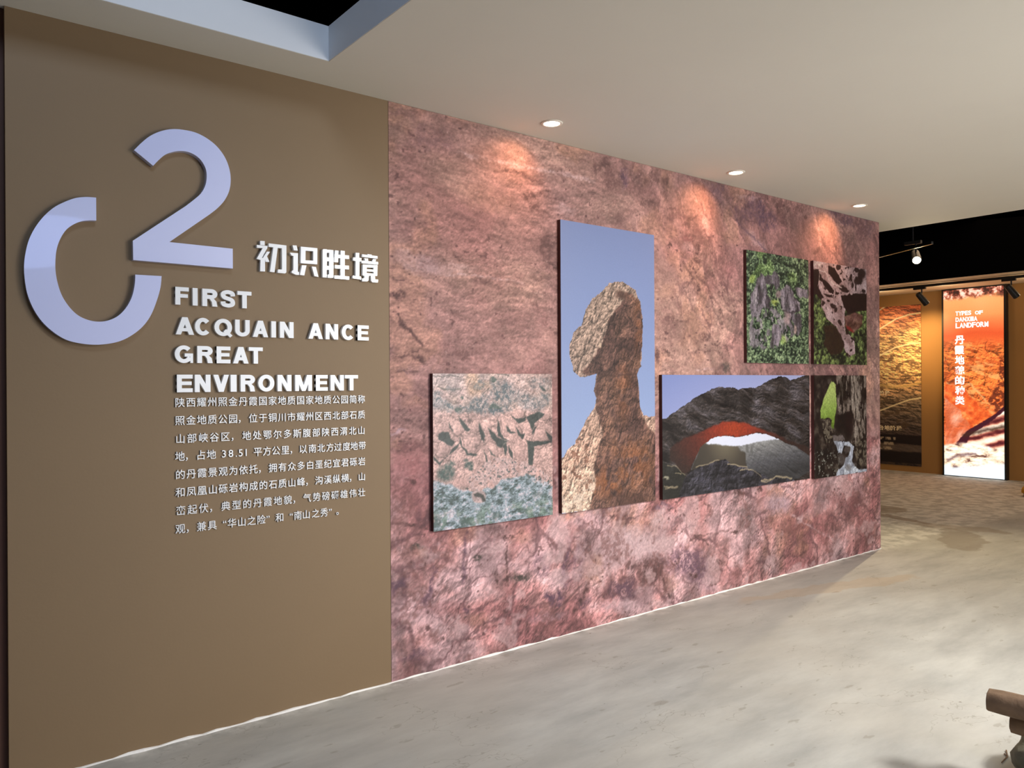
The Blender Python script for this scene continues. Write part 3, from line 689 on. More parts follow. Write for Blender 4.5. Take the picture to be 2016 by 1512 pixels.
    # stony ground
    g = P.poly([(2.248,1.02),(2.37,0.991),(2.478,0.949),(2.64,0.954),(2.724,1.001),(2.897,1.011),(2.986,0.98),(3.087,0.93),(3.095,0.739),(2.246,0.745)], W=Wb)
    t = P.noise(0.022, 5, 31, rot=.1, ax=1.9, rough=.78)
    P.put(P.blur(g, 2), P.ramp(t, [(.34, (76, 90, 88)), (.44, (128, 144, 150)), (.54, (160, 174, 184)), (.62, (190, 188, 198)), (.7, (212, 200, 206))]))
    sl = P.poly([(2.463,0.996),(2.559,1.079),(2.674,1.124),(2.862,1.092),(2.951,1.052),(3.088,0.972),(3.087,0.916),(2.897,0.987),(2.775,1.024),(2.64,0.954),(2.502,0.953)], W=Wb)
    P.put(P.blur(sl, 2) * sm(P.noise(0.03, 4, 33), .42, .52) * .8, (208, 176, 172))
    P.put(P.blur(sl, 2) * sm(P.noise(0.013, 2, 34), .66, .74) * .9, (96, 100, 100))
    low = sm(Z, .90, .80)
    P.put(low * sm(P.noise(.05, 4, 36), .52, .62) * .6, (104, 126, 106))
    for e in [(2.328,1.054,0.053,-0.004,0,-0.038,0.95),(2.374,1.11,0.02,-0.001,0,-0.01,1),(2.464,1.118,0.014,-0.001,0,-0.012,0.9),(2.479,1.085,0.027,-0.002,0,-0.019,0.95),(2.453,0.784,0.039,-0.004,0,-0.026,0.9),(2.851,0.807,0.035,-0.004,0,-0.016,0.9),(2.348,1.088,0.03,-0.002,0,-0.022,0.9),(2.27,0.798,0.03,-0.003,0,-0.025,0.8),(2.672,0.792,0.033,-0.004,0,-0.02,0.7),(2.309,0.939,0.045,-0.004,0,-0.008,0.7),(2.986,0.883,0.055,-0.005,0,-0.014,0.5)]:
        P.put(P.ell(e, Wb) * e[6] * (.6 + .4 * sm(P.noise(.012, 3, 38), .3, .6)), (72, 90, 84))
    for e in blocks[14:17]:
        P.put(P.ell(e, W, .12) * .7, (205, 164, 156))
    P.put(P.blur(P.poly([(2.508,0.93),(2.542,0.938),(2.582,0.915),(2.596,0.881),(2.574,0.88),(2.564,0.905),(2.522,0.918)], W=W), 1) * .95, (66, 66, 62))
    P.mul(1 + (P.noise(.008, 2, 41) - .5) * .45)
    return P

def paint_hoodoo():
    P = Print(3.166, 4.007, 0.750, 2.529, 0.0033)
    X, Z = P.X, P.Z
    P.c = P.ramp(Z, [(.75, (176, 192, 226)), (1.3, (158, 178, 222)), (1.9, (142, 160, 208)), (2.53, (134, 150, 198))])
    W = P.warp(.010, .03, 1, 4)
    body = P.poly([(3.149,1.057),(3.207,1.126),(3.274,1.172),(3.325,1.25),(3.395,1.341),(3.438,1.378),(3.462,1.44),(3.441,1.491),(3.448,1.542),(3.466,1.595),(3.379,1.582),(3.319,1.577),(3.269,1.616),(3.233,1.714),(3.237,1.776),(3.271,1.851),(3.339,1.897),(3.374,1.992),(3.426,2.064),(3.524,2.121),(3.578,2.17),(3.642,2.194),(3.726,2.188),(3.821,2.142),(3.869,2.072),(3.891,1.94),(3.888,1.78),(3.871,1.646),(3.836,1.6),(3.849,1.527),(3.863,1.381),(3.892,1.327),(3.951,1.314),(4.031,1.318),(4.026,0.726),(3.139,0.754)], W=W)
    shade = P.blur(P.poly([(3.66,2.118),(3.735,2.116),(3.735,2.07),(3.632,2.019),(3.567,1.926),(3.507,1.796),(3.423,1.68),(3.328,1.604),(3.379,1.582),(3.466,1.595),(3.448,1.516),(3.458,1.44),(3.444,1.378),(3.508,1.261),(3.508,1.198),(3.454,1.112),(3.441,1.012),(3.452,0.897),(3.399,0.776),(3.425,0.723),(4.026,0.726),(4.03,1.194),(3.95,1.231),(3.872,1.327),(3.845,1.527),(3.836,1.6),(3.871,1.646),(3.89,1.78),(3.891,1.993),(3.863,2.072),(3.763,2.118)], W=P.warp(.022, .05, 3, 4)), 3)
    lit = P.ramp(Z + .1 * (P.noise(.1, 3, 5) - .5), [(.8, (232, 196, 172)), (1.1, (214, 172, 150)), (1.5, (168, 142, 128)), (2.2, (174, 148, 132))])
    dark = P.ramp(P.noise(.13, 4, 6), [(.3, (88, 64, 58)), (.5, (114, 84, 74)), (.7, (134, 98, 82))])
    h = P.noise(.05, 6, 8, rot=1.2, ax=1.5, rough=.66, ridge=True) * .05 + P.noise(.12, 4, 9) * .05
    g = P.grad(h, -.6, .7)
    P.put(body, lit * (1 - shade[..., None]) + dark * shade[..., None])
    P.c = P.c * (1 + body * (np.clip(g * .42, -.45, .22) * (1 - shade) + np.clip(g * .34, -.35, .30) * shade))[..., None]
    f1, ed, idv, ox, oz = P.cells(.034, 21, W=P.warp(.02, .03, 22, 3))
    P.c = P.c * (1 + body * ((.22 * (oz - .7 * ox) - .30 * sm(f1, .45, .85)) * (1 - shade * .55) + .10 * (idv - .5)))[..., None]
    f1, ed, idv, ox, oz = P.cells(.14, 23, ax=.7, W=P.warp(.06, .07, 24, 4))
    P.c = P.c * (1 + body * shade * (.30 * (idv - .5) - .35 * sm(ed, .10, .0)))[..., None]
    # warm glow of the rock in shade and the light rim of the neck
    for e in [(3.586,0.911,0.129,-0.011,-0.001,-0.077,0.75),(3.793,1.066,0.156,-0.01,-0.001,-0.079,0.5),(3.702,1.489,0.056,-0.001,-0.001,-0.156,0.4),(3.848,1.911,0.031,0.001,-0.001,-0.159,0.35),(3.849,0.93,0.118,-0.009,-0.001,-0.066,0.4)]:
        P.put(body * shade * P.ell(e, W, .9) * e[6] * sm(P.noise(.05, 4, 12), .3, .6), (186, 112, 66))
    for e in [(3.688,2.107,0.046,-0.009,-0.013,-0.025,0.85),(3.494,1.776,0.014,0,0,-0.013,-1),(3.752,0.78,0.174,-0.017,-0.001,-0.066,0.5),(3.457,1.491,0.025,0,-0.001,-0.063,0.6)]:
        P.put(body * P.ell(e, W, .4) * abs(e[6]), (84, 58, 50) if e[6] > 0 else (222, 192, 168))
    for pts in ([(3.475,1.592),(3.628,1.585),(3.836,1.6)], [(3.508,1.185),(3.625,1.141),(3.794,1.171)], [(3.835,1.5),(3.814,1.316),(3.891,1.247)], [(3.652,1.126),(3.716,0.966),(3.678,0.813)]):
        P.put(P.line(pts, .010, W) * body * .65, (72, 50, 44))
    hot = body * (1 - shade) * sm(Z, 1.05, .85) * sm(P.noise(.05, 4, 14), .5, .6)
    P.put(hot * .6, (250, 226, 206))
    P.put(body * (1 - shade) * sm(P.noise(.035, 4, 16), .62, .7) * sm(Z, 1.45, 1.1) * .7, (128, 84, 66))
    P.mul(1 + body * (P.noise(.009, 2, 15) - .5) * .3)
    return P

def paint_arch():
    P = Print(4.080, 5.892, 0.746, 1.592, 0.0040)
    X, Z = P.X, P.Z
    P.c = P.ramp((X - 4.08) / 1.81 * .5 + (1.6 - Z) / .85 * .6, [(0, (128, 142, 196)), (.35, (158, 166, 212)), (.8, (196, 196, 222))])
    W = P.warp(.012, .05, 1, 4)
    outline = P.poly([(4.066,1.29),(4.118,1.29),(4.152,1.321),(4.251,1.357),(4.352,1.394),(4.434,1.432),(4.571,1.477),(4.669,1.501),(4.724,1.504),(4.79,1.496),(4.892,1.493),(4.927,1.481),(5.008,1.495),(5.139,1.492),(5.225,1.517),(5.337,1.556),(5.49,1.582),(5.568,1.571),(5.621,1.552),(5.729,1.574),(5.839,1.59),(5.937,1.594),(5.928,0.719),(4.061,0.739)], W=W)
    wx, wz = P.warp(.05, .2, 23)
    h = P.noise(.08, 6, 3, rot=-.25, ax=3.2, rough=.66, ridge=True, X=wx, Z=wz) * .06
    g = P.grad(h, -.5, .7)
    rock = P.ramp(P.noise(.07, 5, 4, rot=-.25, ax=3.5, rough=.7, X=wx, Z=wz), [(.3, (32, 27, 26)), (.45, (52, 46, 44)), (.58, (68, 62, 62)), (.72, (90, 84, 88))])
    rock = rock * (1 + np.clip(g * .55, -.55, .65))[..., None]
    P.put(outline, rock)
    red = P.poly([(4.16,1.089),(4.299,1.153),(4.453,1.179),(4.634,1.225),(4.744,1.249),(4.867,1.248),(4.948,1.241),(5.018,1.235),(5.1,1.208),(5.185,1.183),(5.383,1.145),(5.564,1.085),(5.737,1.039),(5.931,0.99),(5.93,0.913),(5.696,1.018),(5.537,1.057),(5.408,1.104),(5.258,1.14),(5.148,1.152),(5.088,1.144),(5.017,1.137),(4.912,1.13),(4.81,1.144),(4.699,1.148),(4.611,1.135),(4.568,1.113),(4.504,1.077),(4.452,1.033),(4.399,0.977),(4.368,0.926),(4.317,0.904),(4.248,0.948),(4.16,1.012)], W=W)
    cx, cz = [(4.878,1.202)][0]
    d = np.hypot((X - cx) * .8, (Z - cz) * 1.4)
    P.put(P.blur(red, 3), P.ramp(d + .07 * (P.noise(.06, 4, 9, ax=2) - .5), [(0, (162, 64, 38)), (.16, (142, 56, 40)), (.36, (94, 48, 40)), (.6, (58, 42, 38))]))
    opening = P.poly([(4.568,1.113),(4.611,1.135),(4.699,1.148),(4.81,1.144),(4.912,1.13),(5.017,1.137),(5.088,1.144),(5.148,1.152),(5.258,1.14),(5.408,1.104),(5.537,1.057),(5.696,1.018),(5.805,0.967),(5.888,0.931),(5.887,0.808),(5.721,0.759),(5.613,0.756),(5.431,0.79),(5.242,0.805),(5.109,0.858),(4.945,0.905),(4.819,0.935),(4.763,0.973),(4.61,0.963),(4.451,0.934),(4.378,0.926),(4.41,0.983),(4.452,1.033),(4.483,1.078),(4.526,1.102)], W=P.warp(.006, .03, 5, 3))
    t = (1.20 - Z) / .42 + .22 * np.abs(X - 4.95) + .1 * (P.noise(.12, 4, 6, rot=-.5, ax=2.4) - .5)
    hills = P.ramp(t, [(-.1, (206, 208, 206)), (.15, (172, 174, 174)), (.4, (132, 132, 132)), (.75, (86, 86, 90)), (1, (60, 60, 62))])
    hills = hills * (1 + np.clip(P.grad(P.noise(.10, 5, 16, rot=-.5, ax=2.6, rough=.62, ridge=True) * .02, -.4, .8) * .8, -.22, .25) * sm(1.22 - Z, 0, .15))[..., None]
    P.put(opening, hills)
    P.put(opening * P.blur(P.poly([(4.505,1.103),(4.665,1.094),(4.742,1.081),(4.911,1.061),(4.946,1.038),(5.016,1.006),(5.032,0.892),(4.819,0.907),(4.378,0.919),(4.473,1.072)], W=W), 2), P.ramp(np.hypot(X - 4.78, Z - 1.165), [(0, (150, 142, 118)), (.1, (112, 104, 88)), (.25, (76, 70, 62)), (.5, (58, 54, 50))]))
    P.put(opening * P.blur(P.poly([(4.557,1.097),(4.569,1.187),(5.434,1.151),(5.459,1.087),(5.37,1.09),(5.184,1.084),(5.063,1.073),(4.993,1.064),(4.9,1.065),(4.742,1.081),(4.665,1.094)], W=P.warp(.004, .02, 5, 3)), 1), (226, 230, 248))
    for pts in ([(5.016,1.055),(5.034,1.07),(5.051,1.061),(5.063,1.01),(5.021,1.009)], [(5.075,1.01),(5.09,1.06),(5.099,1.037),(5.116,0.996)]):
        P.put(P.blur(P.poly(pts, W=W), 1) * .7, (96, 96, 94))
    fore = P.poly([(4.226,0.736),(4.246,0.799),(4.297,0.866),(4.399,0.924),(4.567,0.959),(4.763,0.983),(4.83,0.941),(5.015,0.9),(5.157,0.854),(5.305,0.803),(5.613,0.764),(5.775,0.724),(5.928,0.712),(5.928,0.665),(4.061,0.739)], W=W)
    fr = P.ramp(P.noise(.09, 5, 12), [(.3, (40, 38, 42)), (.5, (58, 56, 62)), (.7, (74, 72, 84))]) * (1 + np.clip(P.grad(P.noise(.06, 5, 13, ridge=True) * .04, -.5, .7) * .6, -.4, .5))[..., None]
    P.put(fore, fr)
    P.put(P.blur(P.poly([(4.063,1.006),(4.159,0.986),(4.257,0.941),(4.327,0.897),(4.236,0.735),(4.061,0.739)], W=W), 2) * .8, (40, 40, 36))
    for w, a, pts in ((.008, .9, [(4.797,0.936),(4.899,0.928),(5.038,0.899)]), (.007, .8, [(4.44,0.944),(4.567,0.959),(4.697,0.977)]), (.008, .9, [(4.95,0.878),(5.014,0.883),(5.085,0.881)]), (.012, .9, [(5.218,0.785),(5.342,0.786),(5.431,0.801),(5.561,0.779),(5.627,0.767)]), (.009, .8, [(5.218,0.781),(5.279,0.765),(5.342,0.782)]),
                      (.006, .6, [(4.13,0.976),(4.228,0.962),(4.317,0.897)]), (.007, .7, [(4.208,0.915),(4.277,0.913)]), (.006, .6, [(5.085,0.881),(5.218,0.817)]), (.010, .7, [(4.1,0.837),(4.177,0.818),(4.237,0.826)]), (.008, .6, [(4.11,0.817),(4.187,0.827)])):
        P.put(P.line(pts, w, W) * a, (180, 164, 134))
    for e in [(4.115,0.887,0.035,-0.003,0,-0.015,0.7)]:
        P.put(P.ell(e, W) * e[6] * sm(P.noise(.02, 3, 14), .45, .55), (190, 184, 160))
    P.mul(1 + outline * (1 - opening) * (P.noise(.011, 2, 15) - .5) * .35)
    return P

def paint_peaks():
    P = Print(5.040, 5.887, 1.686, 2.536, 0.0038)
    X, Z = P.X, P.Z
    P.c = foliage(P, 1, .022, ((38, 46, 38), (104, 124, 94), (172, 190, 146)))
    P.put(sm(P.noise(.2, 3, 3), .5, .62) * sm(Z, 2.25, 2.4) * .35, (150, 188, 96))
    W = P.warp(.022, .04, 5, 4)
    rock = P.ramp(P.noise(.05, 5, 7, az=3.2, rough=.65), [(.3, (74, 66, 70)), (.48, (118, 108, 116)), (.6, (150, 138, 148)), (.75, (176, 164, 170))])
    m_ = np.zeros_like(X)
    for pts in ([(5.098,2.211),(5.158,2.272),(5.169,2.325),(5.224,2.377),(5.268,2.365),(5.29,2.302),(5.3,2.218),(5.355,2.169),(5.321,2.115),(5.232,2.097),(5.167,2.049),(5.102,2.027),(5.087,2.14)], [(5.262,2.361),(5.369,2.37),(5.374,2.301),(5.284,2.295)], [(5.363,2.372),(5.403,2.408),(5.471,2.361),(5.488,2.296),(5.436,2.253),(5.379,2.302)],
                [(5.482,2.27),(5.575,2.31),(5.634,2.294),(5.693,2.217),(5.766,2.181),(5.759,2.112),(5.692,2.095),(5.632,2.082),(5.526,2.1),(5.486,2.151)], [(5.526,2.097),(5.638,2.096),(5.637,1.998),(5.703,1.974),(5.572,1.982)], [(5.626,2.085),(5.771,2.092),(5.782,2.004),(5.745,1.911),(5.679,1.933),(5.679,2)], [(5.376,1.994),(5.468,1.991),(5.496,1.9),(5.431,1.812),(5.358,1.862)], [(5.682,2.297),(5.878,2.297),(5.877,2.229),(5.742,2.22)]):
        m_ = np.maximum(m_, P.poly(pts, W=W))
    low = P.blur(P.poly([(5.091,2.045),(5.344,2.143),(5.526,2.047),(5.715,1.941),(5.477,1.806),(5.23,1.788),(5.068,1.816)], W=W), 4) * sm(P.noise(.045, 4, 9), .44, .52)
    m_ = np.maximum(P.blur(m_, 1), low * .85)
    P.put(m_, rock)
    P.put(P.poly([(5.268,2.358),(5.369,2.366),(5.368,2.302),(5.284,2.296)], W=W) * .5, (70, 62, 66))
    for w, pts in ((.014, [(5.357,2.3),(5.361,2.209),(5.327,2.115),(5.315,2.05)]), (.010, [(5.482,2.296),(5.458,2.202),(5.503,2.125)]), (.012, [(5.526,2.1),(5.632,2.092),(5.704,2.109)]), (.010, [(5.201,2.276),(5.184,2.185),(5.178,2.094)]), (.008, [(5.599,2.278),(5.574,2.169)]), (.010, [(5.289,2.217),(5.288,2.113)]), (.016, [(5.638,2.086),(5.643,2.005),(5.691,1.947)]), (.012, [(5.693,2.217),(5.729,2.111)])):
        P.put(P.line(pts, w, W) * .8, (48, 40, 44))
    for e, c in zip([(5.573,2.042,0.047,0.002,-0.001,-0.053),(5.458,2.228,0.035,0.002,0,-0.026),(5.412,2.166,0.046,0.003,0,-0.026),(5.11,2.32,0.039,0.003,0,-0.028),(5.298,1.984,0.042,0.002,0,-0.034),(5.691,1.953,0.022,0.001,0,-0.034),(5.524,1.867,0.042,0.001,0,-0.04)], ((188, 160, 160), (160, 132, 138), (176, 188, 92), (160, 182, 92), (112, 136, 104), (196, 168, 160), (168, 194, 108))):
        P.put(P.ell(e, W, .3) * .75, c)
    P.put(sm(P.noise(.03, 4, 19), .60, .68) * .6 * (1 - m_ * .6), (30, 40, 28))
    P.mul(1 + (P.noise(.010, 2, 12) - .5) * .45)
    return P

def paint_holes():
    P = Print(5.963, 6.829, 1.686, 2.540, 0.0038)
    X, Z = P.X, P.Z
    P.c = foliage(P, 21, .04, ((36, 36, 28), (92, 104, 64), (146, 166, 96)))
    W = P.warp(.014, .04, 3, 4)
    body = P.poly([(5.918,2.542),(6.475,2.586),(6.865,2.562),(6.863,2.321),(6.613,2.29),(6.457,2.149),(6.442,2.076),(6.469,1.961),(6.609,1.914),(6.622,1.789),(6.523,1.751),(6.453,1.808),(6.358,1.928),(6.318,1.998),(6.171,2.077),(6.08,2.164),(6.069,2.269),(6.004,2.292),(5.916,2.286)], W=W)
    rock = P.ramp(P.noise(.07, 5, 5, rot=-.8, ax=1.8), [(.3, (140, 114, 114)), (.5, (172, 146, 148)), (.7, (194, 170, 174))])
    P.put(body, rock)
    redm = P.poly([(6.442,2.105),(6.612,2.142),(6.757,2.128),(6.756,2.045),(6.61,1.966),(6.469,2.019)], W=W)
    P.put(P.blur(redm, 3) * .85, P.ramp(P.noise(.05, 4, 6, ax=2, rot=.3), [(.3, (74, 40, 38)), (.5, (120, 76, 72)), (.7, (160, 116, 110))]))
    D = (44, 28, 26)
    for pts in ([(6.189,2.51),(6.282,2.504),(6.363,2.454),(6.407,2.399),(6.362,2.366),(6.268,2.403),(6.199,2.447)], [(5.918,2.473),(6.045,2.477),(6.083,2.41),(6.174,2.382),(6.214,2.363),(6.28,2.311),(6.267,2.278),(6.174,2.304),(6.096,2.376),(6.05,2.393),(6.024,2.335),(6.069,2.283),(6.12,2.244),(6.068,2.22),(6.004,2.264),(5.915,2.259)],
                [(6.389,2.275),(6.542,2.3),(6.863,2.332),(6.861,2.178),(6.728,2.163),(6.612,2.141),(6.512,2.126),(6.443,2.185)]):
        P.put(P.blur(P.poly(pts, W=W), 1), D)
    for pts in ([(6.105,2.004),(6.264,2.025),(6.385,1.943),(6.454,1.858),(6.397,1.778),(6.221,1.767),(6.116,1.85),(6.143,1.935)],):
        P.put(P.blur(P.poly(pts, W=W), 2) * .93, (52, 36, 28))
    for e in [(6.334,2.293,0.027,0.002,0,-0.011),(6.193,2.217,0.024,0.001,0,-0.011),(6.113,2.194,0.029,0.002,0,-0.021),(6.431,2.34,0.06,-0.014,-0.024,-0.023),(6.266,2.182,0.041,-0.016,-0.024,-0.017),(6.357,2.518,0.041,0.004,0,-0.025),(6.687,2.428,0.073,0.006,0,-0.037),(6.746,2.492,0.068,0.006,0,-0.045),(6.586,2.384,0.021,0.002,0,-0.029),(6.777,2.345,0.03,0.002,0,-0.019),(6.306,2.148,0.027,0.001,0,-0.021),(6.373,2.044,0.023,0.005,0.019,-0.026),(6.213,2.257,0.063,-0.008,-0.005,-0.007),(6.497,1.969,0.022,0.001,0,-0.022),(6.551,1.81,0.02,0,0,-0.01),(6.495,1.772,0.02,0,0,-0.01),(6.581,1.913,0.033,-0.013,-0.011,-0.007),(6.475,2.521,0.017,0.001,0,-0.01),(6.398,2.464,0.017,0.001,0,-0.009),(6.659,2.522,0.044,0.004,0,-0.018),(6.558,2.448,0.017,0.001,0,-0.029),(6.643,2.366,0.012,0.001,0,-0.037),(6.5,2.326,0.028,0.002,0,-0.015),(6.2,2.27,0.077,-0.006,-0.004,-0.007)]:
        P.put(P.ell(e, W, .2) * .9, D)
    P.put(sm(P.noise(.03, 3, 9), .68, .74) * body * .8, D)
    P.put(P.ell([(6.539,1.992,0.065,-0.026,-0.015,-0.01)][0], W) * .9, (136, 46, 44))
    for w, pts in ((.008, [(6.051,2.47),(6.149,2.454),(6.214,2.392),(6.281,2.368),(6.403,2.349)]), (.006, [(6.057,2.45),(6.05,2.379),(6.082,2.326)])):
        P.put(P.line(pts, w, W) * .9, (205, 190, 188))
    P.put(P.ell([(6.019,2.509,0.065,0.006,0,-0.024)][0], W) * .6 * sm(P.noise(.02, 3, 10), .4, .55), (200, 200, 196))
    P.mul(1 + (P.noise(.010, 2, 12) - .5) * .4)
    return P

def paint_waterfall():
    P = Print(5.961, 6.818, 0.736, 1.592, 0.0038)
    X, Z = P.X, P.Z
    P.c = P.ramp(P.noise(.06, 5, 1), [(.35, (28, 20, 18)), (.6, (48, 38, 34)), (.75, (80, 70, 62))])
    W = P.warp(.014, .03, 3, 4)
    st = P.blur(P.poly([(6.316,1.606),(6.835,1.608),(6.829,1.031),(6.688,1.038),(6.632,0.984),(6.55,1.009),(6.579,1.184),(6.525,1.284),(6.339,1.248),(6.314,1.4)], W=W), 4)
    P.put(st * sm(P.noise(.022, 5, 5, az=3.0, rough=.7), .47, .60), (140, 126, 116))
    br = P.blur(P.poly([(6.556,1.593),(6.694,1.593),(6.704,1.279),(6.716,1.108),(6.632,1.041),(6.564,1.058),(6.634,1.182),(6.552,1.283)], W=W), 4)
    P.put(br * sm(P.noise(.02, 4, 6, az=3.5), .42, .56) * .7, (176, 164, 152))
    P.put(P.ell([(6.524,1.172,0.068,-0.002,-0.001,-0.105)][0], W) * .8, (36, 20, 20))
    P.put(P.ell([(6.394,1.468,0.066,-0.001,-0.001,-0.083)][0], W) * .6, (34, 28, 22))
    green = P.blur(P.poly([(6.232,1.544),(6.296,1.52),(6.316,1.331),(6.286,1.236),(6.262,1.14),(6.221,1.149),(6.235,1.21),(6.186,1.239),(6.127,1.227),(6.061,1.233),(6.056,1.296),(6.11,1.403)], W=P.warp(.006, .02, 7, 3)), 1)
    P.put(green, P.ramp(Z + .06 * (P.noise(.03, 4, 8) - .5), [(1.15, (96, 122, 40)), (1.28, (140, 168, 78)), (1.45, (176, 194, 112))]))
    for pts in ([(6.07,1.229),(6.184,1.225),(6.247,1.141),(6.258,1.017),(6.156,1.009),(6.107,1.093)], [(6.577,0.987),(6.688,1.038),(6.829,1.017),(6.826,0.786),(6.713,0.794),(6.63,0.857)]):
        P.put(P.blur(P.poly(pts, W=W), 2) * sm(P.noise(.022, 4, 9, rough=.7), .45, .56) * .8, (130, 120, 104))
    P.put(P.blur(P.poly([(6.253,1.089),(6.416,1.072),(6.445,1.029),(6.259,1.038)], W=W), 1), (108, 98, 96))
    water = P.blur(P.poly([(6.259,1.038),(6.415,1.023),(6.522,1.012),(6.597,0.972),(6.576,0.902),(6.564,0.847),(6.63,0.793),(6.699,0.759),(6.833,0.764),(6.833,0.735),(6.294,0.734),(6.301,0.768),(6.413,0.815),(6.454,0.875),(6.508,0.899),(6.542,0.968),(6.428,0.991),(6.388,0.921),(6.335,0.931),(6.297,0.998)], W=W), 1)
    P.put(water, P.ramp(P.noise(.04, 4, 11, az=1.5), [(.3, (136, 140, 152)), (.5, (184, 192, 208)), (.7, (222, 228, 238))]))
    for e in [(6.481,0.95,0.054,-0.003,0,-0.032),(6.387,0.872,0.061,-0.004,0,-0.042),(6.616,0.815,0.028,-0.002,0,-0.017),(6.493,0.795,0.054,-0.004,0,-0.025)]:
        P.put(P.ell(e, W, .3) * .6, (112, 104, 100))
    P.put(sm(P.noise(.02, 3, 12), .62, .70) * sm(Z, 1.0, .92) * sm(X, 6.4, 6.3) * .8, (150, 150, 140))
    P.mul(1 + (P.noise(.010, 2, 13) - .5) * .4)
    return P

# ------------------------------------------------------------------ the two banners on the far wall
def paint_lightbox():
    P = Print(2.106, 1.224, 0.012, 3.008, 0.0062)
    X, Z = P.X, P.Z
    P.c = P.ramp(Z + .12 * (P.noise(.3, 4, 1, rot=.5, ax=2) - .5), [(.7, (226, 96, 44)), (1.5, (230, 112, 50)), (2.0, (222, 108, 50)), (2.3, (214, 82, 40)), (2.6, (240, 140, 78)), (2.95, (248, 164, 100))])
    h = P.noise(.16, 6, 3, rot=.35, ax=2.0, rough=.62, ridge=True) * .12
    g = P.grad(h, .5, .7)
    midz = sm(Z, 2.25, 2.05)
    P.c = P.c * (1 + midz * np.clip(g * .5, -.5, .35))[..., None]
    f1, ed, idv, ox, oz = P.cells(.26, 41, rot=.4, ax=1.5, W=P.warp(.12, .15, 42, 4))
    P.mul(1 + midz * (.20 * (idv - .5) + .24 * np.clip(oz, -.6, .4) - .45 * sm(ed, .08, .0)))
    P.put(midz * sm(P.noise(.07, 5, 4, ax=1.8, rough=.7), .55, .66) * .55, (150, 58, 26))
    P.put(midz * sm(P.noise(.09, 5, 5, ax=2, rot=.3), .56, .7) * .6, (252, 176, 104))
    W = P.warp(.03, .09, 7, 4)
    tops = sm(Z + .10 * (P.noise(.12, 4, 8) - .5), 2.84, 2.92)
    P.put(tops, P.ramp(P.noise(.09, 4, 9, rough=.7), [(.35, (52, 22, 20)), (.5, (150, 70, 50)), (.6, (240, 176, 150)), (.72, (250, 210, 190))]))
    P.put(P.blur(P.poly([(1.294,1.871),(1.18,1.825),(1.183,1.168),(1.356,1.047),(1.463,1.228),(1.394,1.336),(1.276,1.572)], W=W), 2) * sm(P.noise(.05, 4, 11), .36, .5) * .85, (92, 36, 22))
    P.put(P.line([(2.066,1.433),(2.002,1.522),(1.934,1.559)], .03, W) * .8, (70, 30, 24))
    P.put(P.line([(2.044,1.489),(1.856,1.422),(1.692,1.487),(1.493,1.227)], .03, W) * .6, (255, 196, 130))
    left = P.blur(P.poly([(2.087,1.444),(1.939,1.488),(1.795,1.223),(1.634,0.963),(1.695,0.786),(1.923,0.532),(2.05,0.279),(2.093,0.253)], W=W), 2)
    P.put(left * .8, P.ramp(P.noise(.12, 4, 13, rot=-1.0, ax=3), [(.3, (196, 92, 56)), (.5, (222, 140, 110)), (.7, (246, 204, 180))]))
    P.put(P.blur(P.poly([(2.087,1.489),(1.835,1.444),(1.553,1.118),(1.376,1.003),(1.695,0.797),(1.899,1.111),(2.088,1.264)], W=W), 2) * .85, P.ramp(P.noise(.08, 4, 15), [(.3, (190, 64, 26)), (.6, (236, 104, 44)), (.8, (250, 150, 80))]))
    big = P.poly([(1.949,0.386),(1.906,0.544),(1.756,0.729),(1.554,0.868),(1.356,1.004),(1.164,1.189),(1.167,0.427),(1.556,0.401),(1.861,0.376)], W=P.warp(.015, .06, 17, 3))
    dd = (Z - .35) - .32 * (2.1 - X) + .05 * (P.noise(.12, 4, 18) - .5)
    P.put(big, P.ramp((np.sin(dd * 34) + 1) / 2 + .5 * (P.noise(.05, 4, 19, rot=.3, ax=2) - .5), [(0, (82, 26, 30)), (.3, (168, 92, 76)), (.6, (228, 180, 150)), (1, (252, 236, 214))]))
    P.put(P.blur(P.poly([(1.957,0.37),(1.91,0.555),(1.756,0.744),(1.554,0.883),(1.356,1.019),(1.164,1.2),(1.164,1.126),(1.357,0.94),(1.574,0.78),(1.726,0.664),(1.778,0.486),(1.861,0.403)], W=P.warp(.012, .05, 20, 3)), 1), (62, 20, 32))
    P.put(P.line([(1.798,0.672),(1.554,0.749),(1.165,0.851)], .05, W) * .85, (58, 34, 24))
    base = sm(Z - .10 * np.sin((X - 1.2) * 3) + .05 * (P.noise(.1, 3, 21) - .5), .47, .42)
    P.put(base, P.ramp(P.noise(.06, 5, 22, ax=2.6, rough=.7), [(.3, (104, 68, 60)), (.42, (226, 196, 164)), (.6, (254, 240, 220)), (.8, (255, 250, 244))]))
    P.put(sm(Z + .14 * (X - 1.66) + .03 * (P.noise(.1, 3, 23) - .5), .23, .15) * .93, (226, 240, 248))
    P.put(P.line([(2.05,0.256),(1.882,0.346),(1.636,0.378)], .04, W) * .7, (80, 44, 50))
    return P

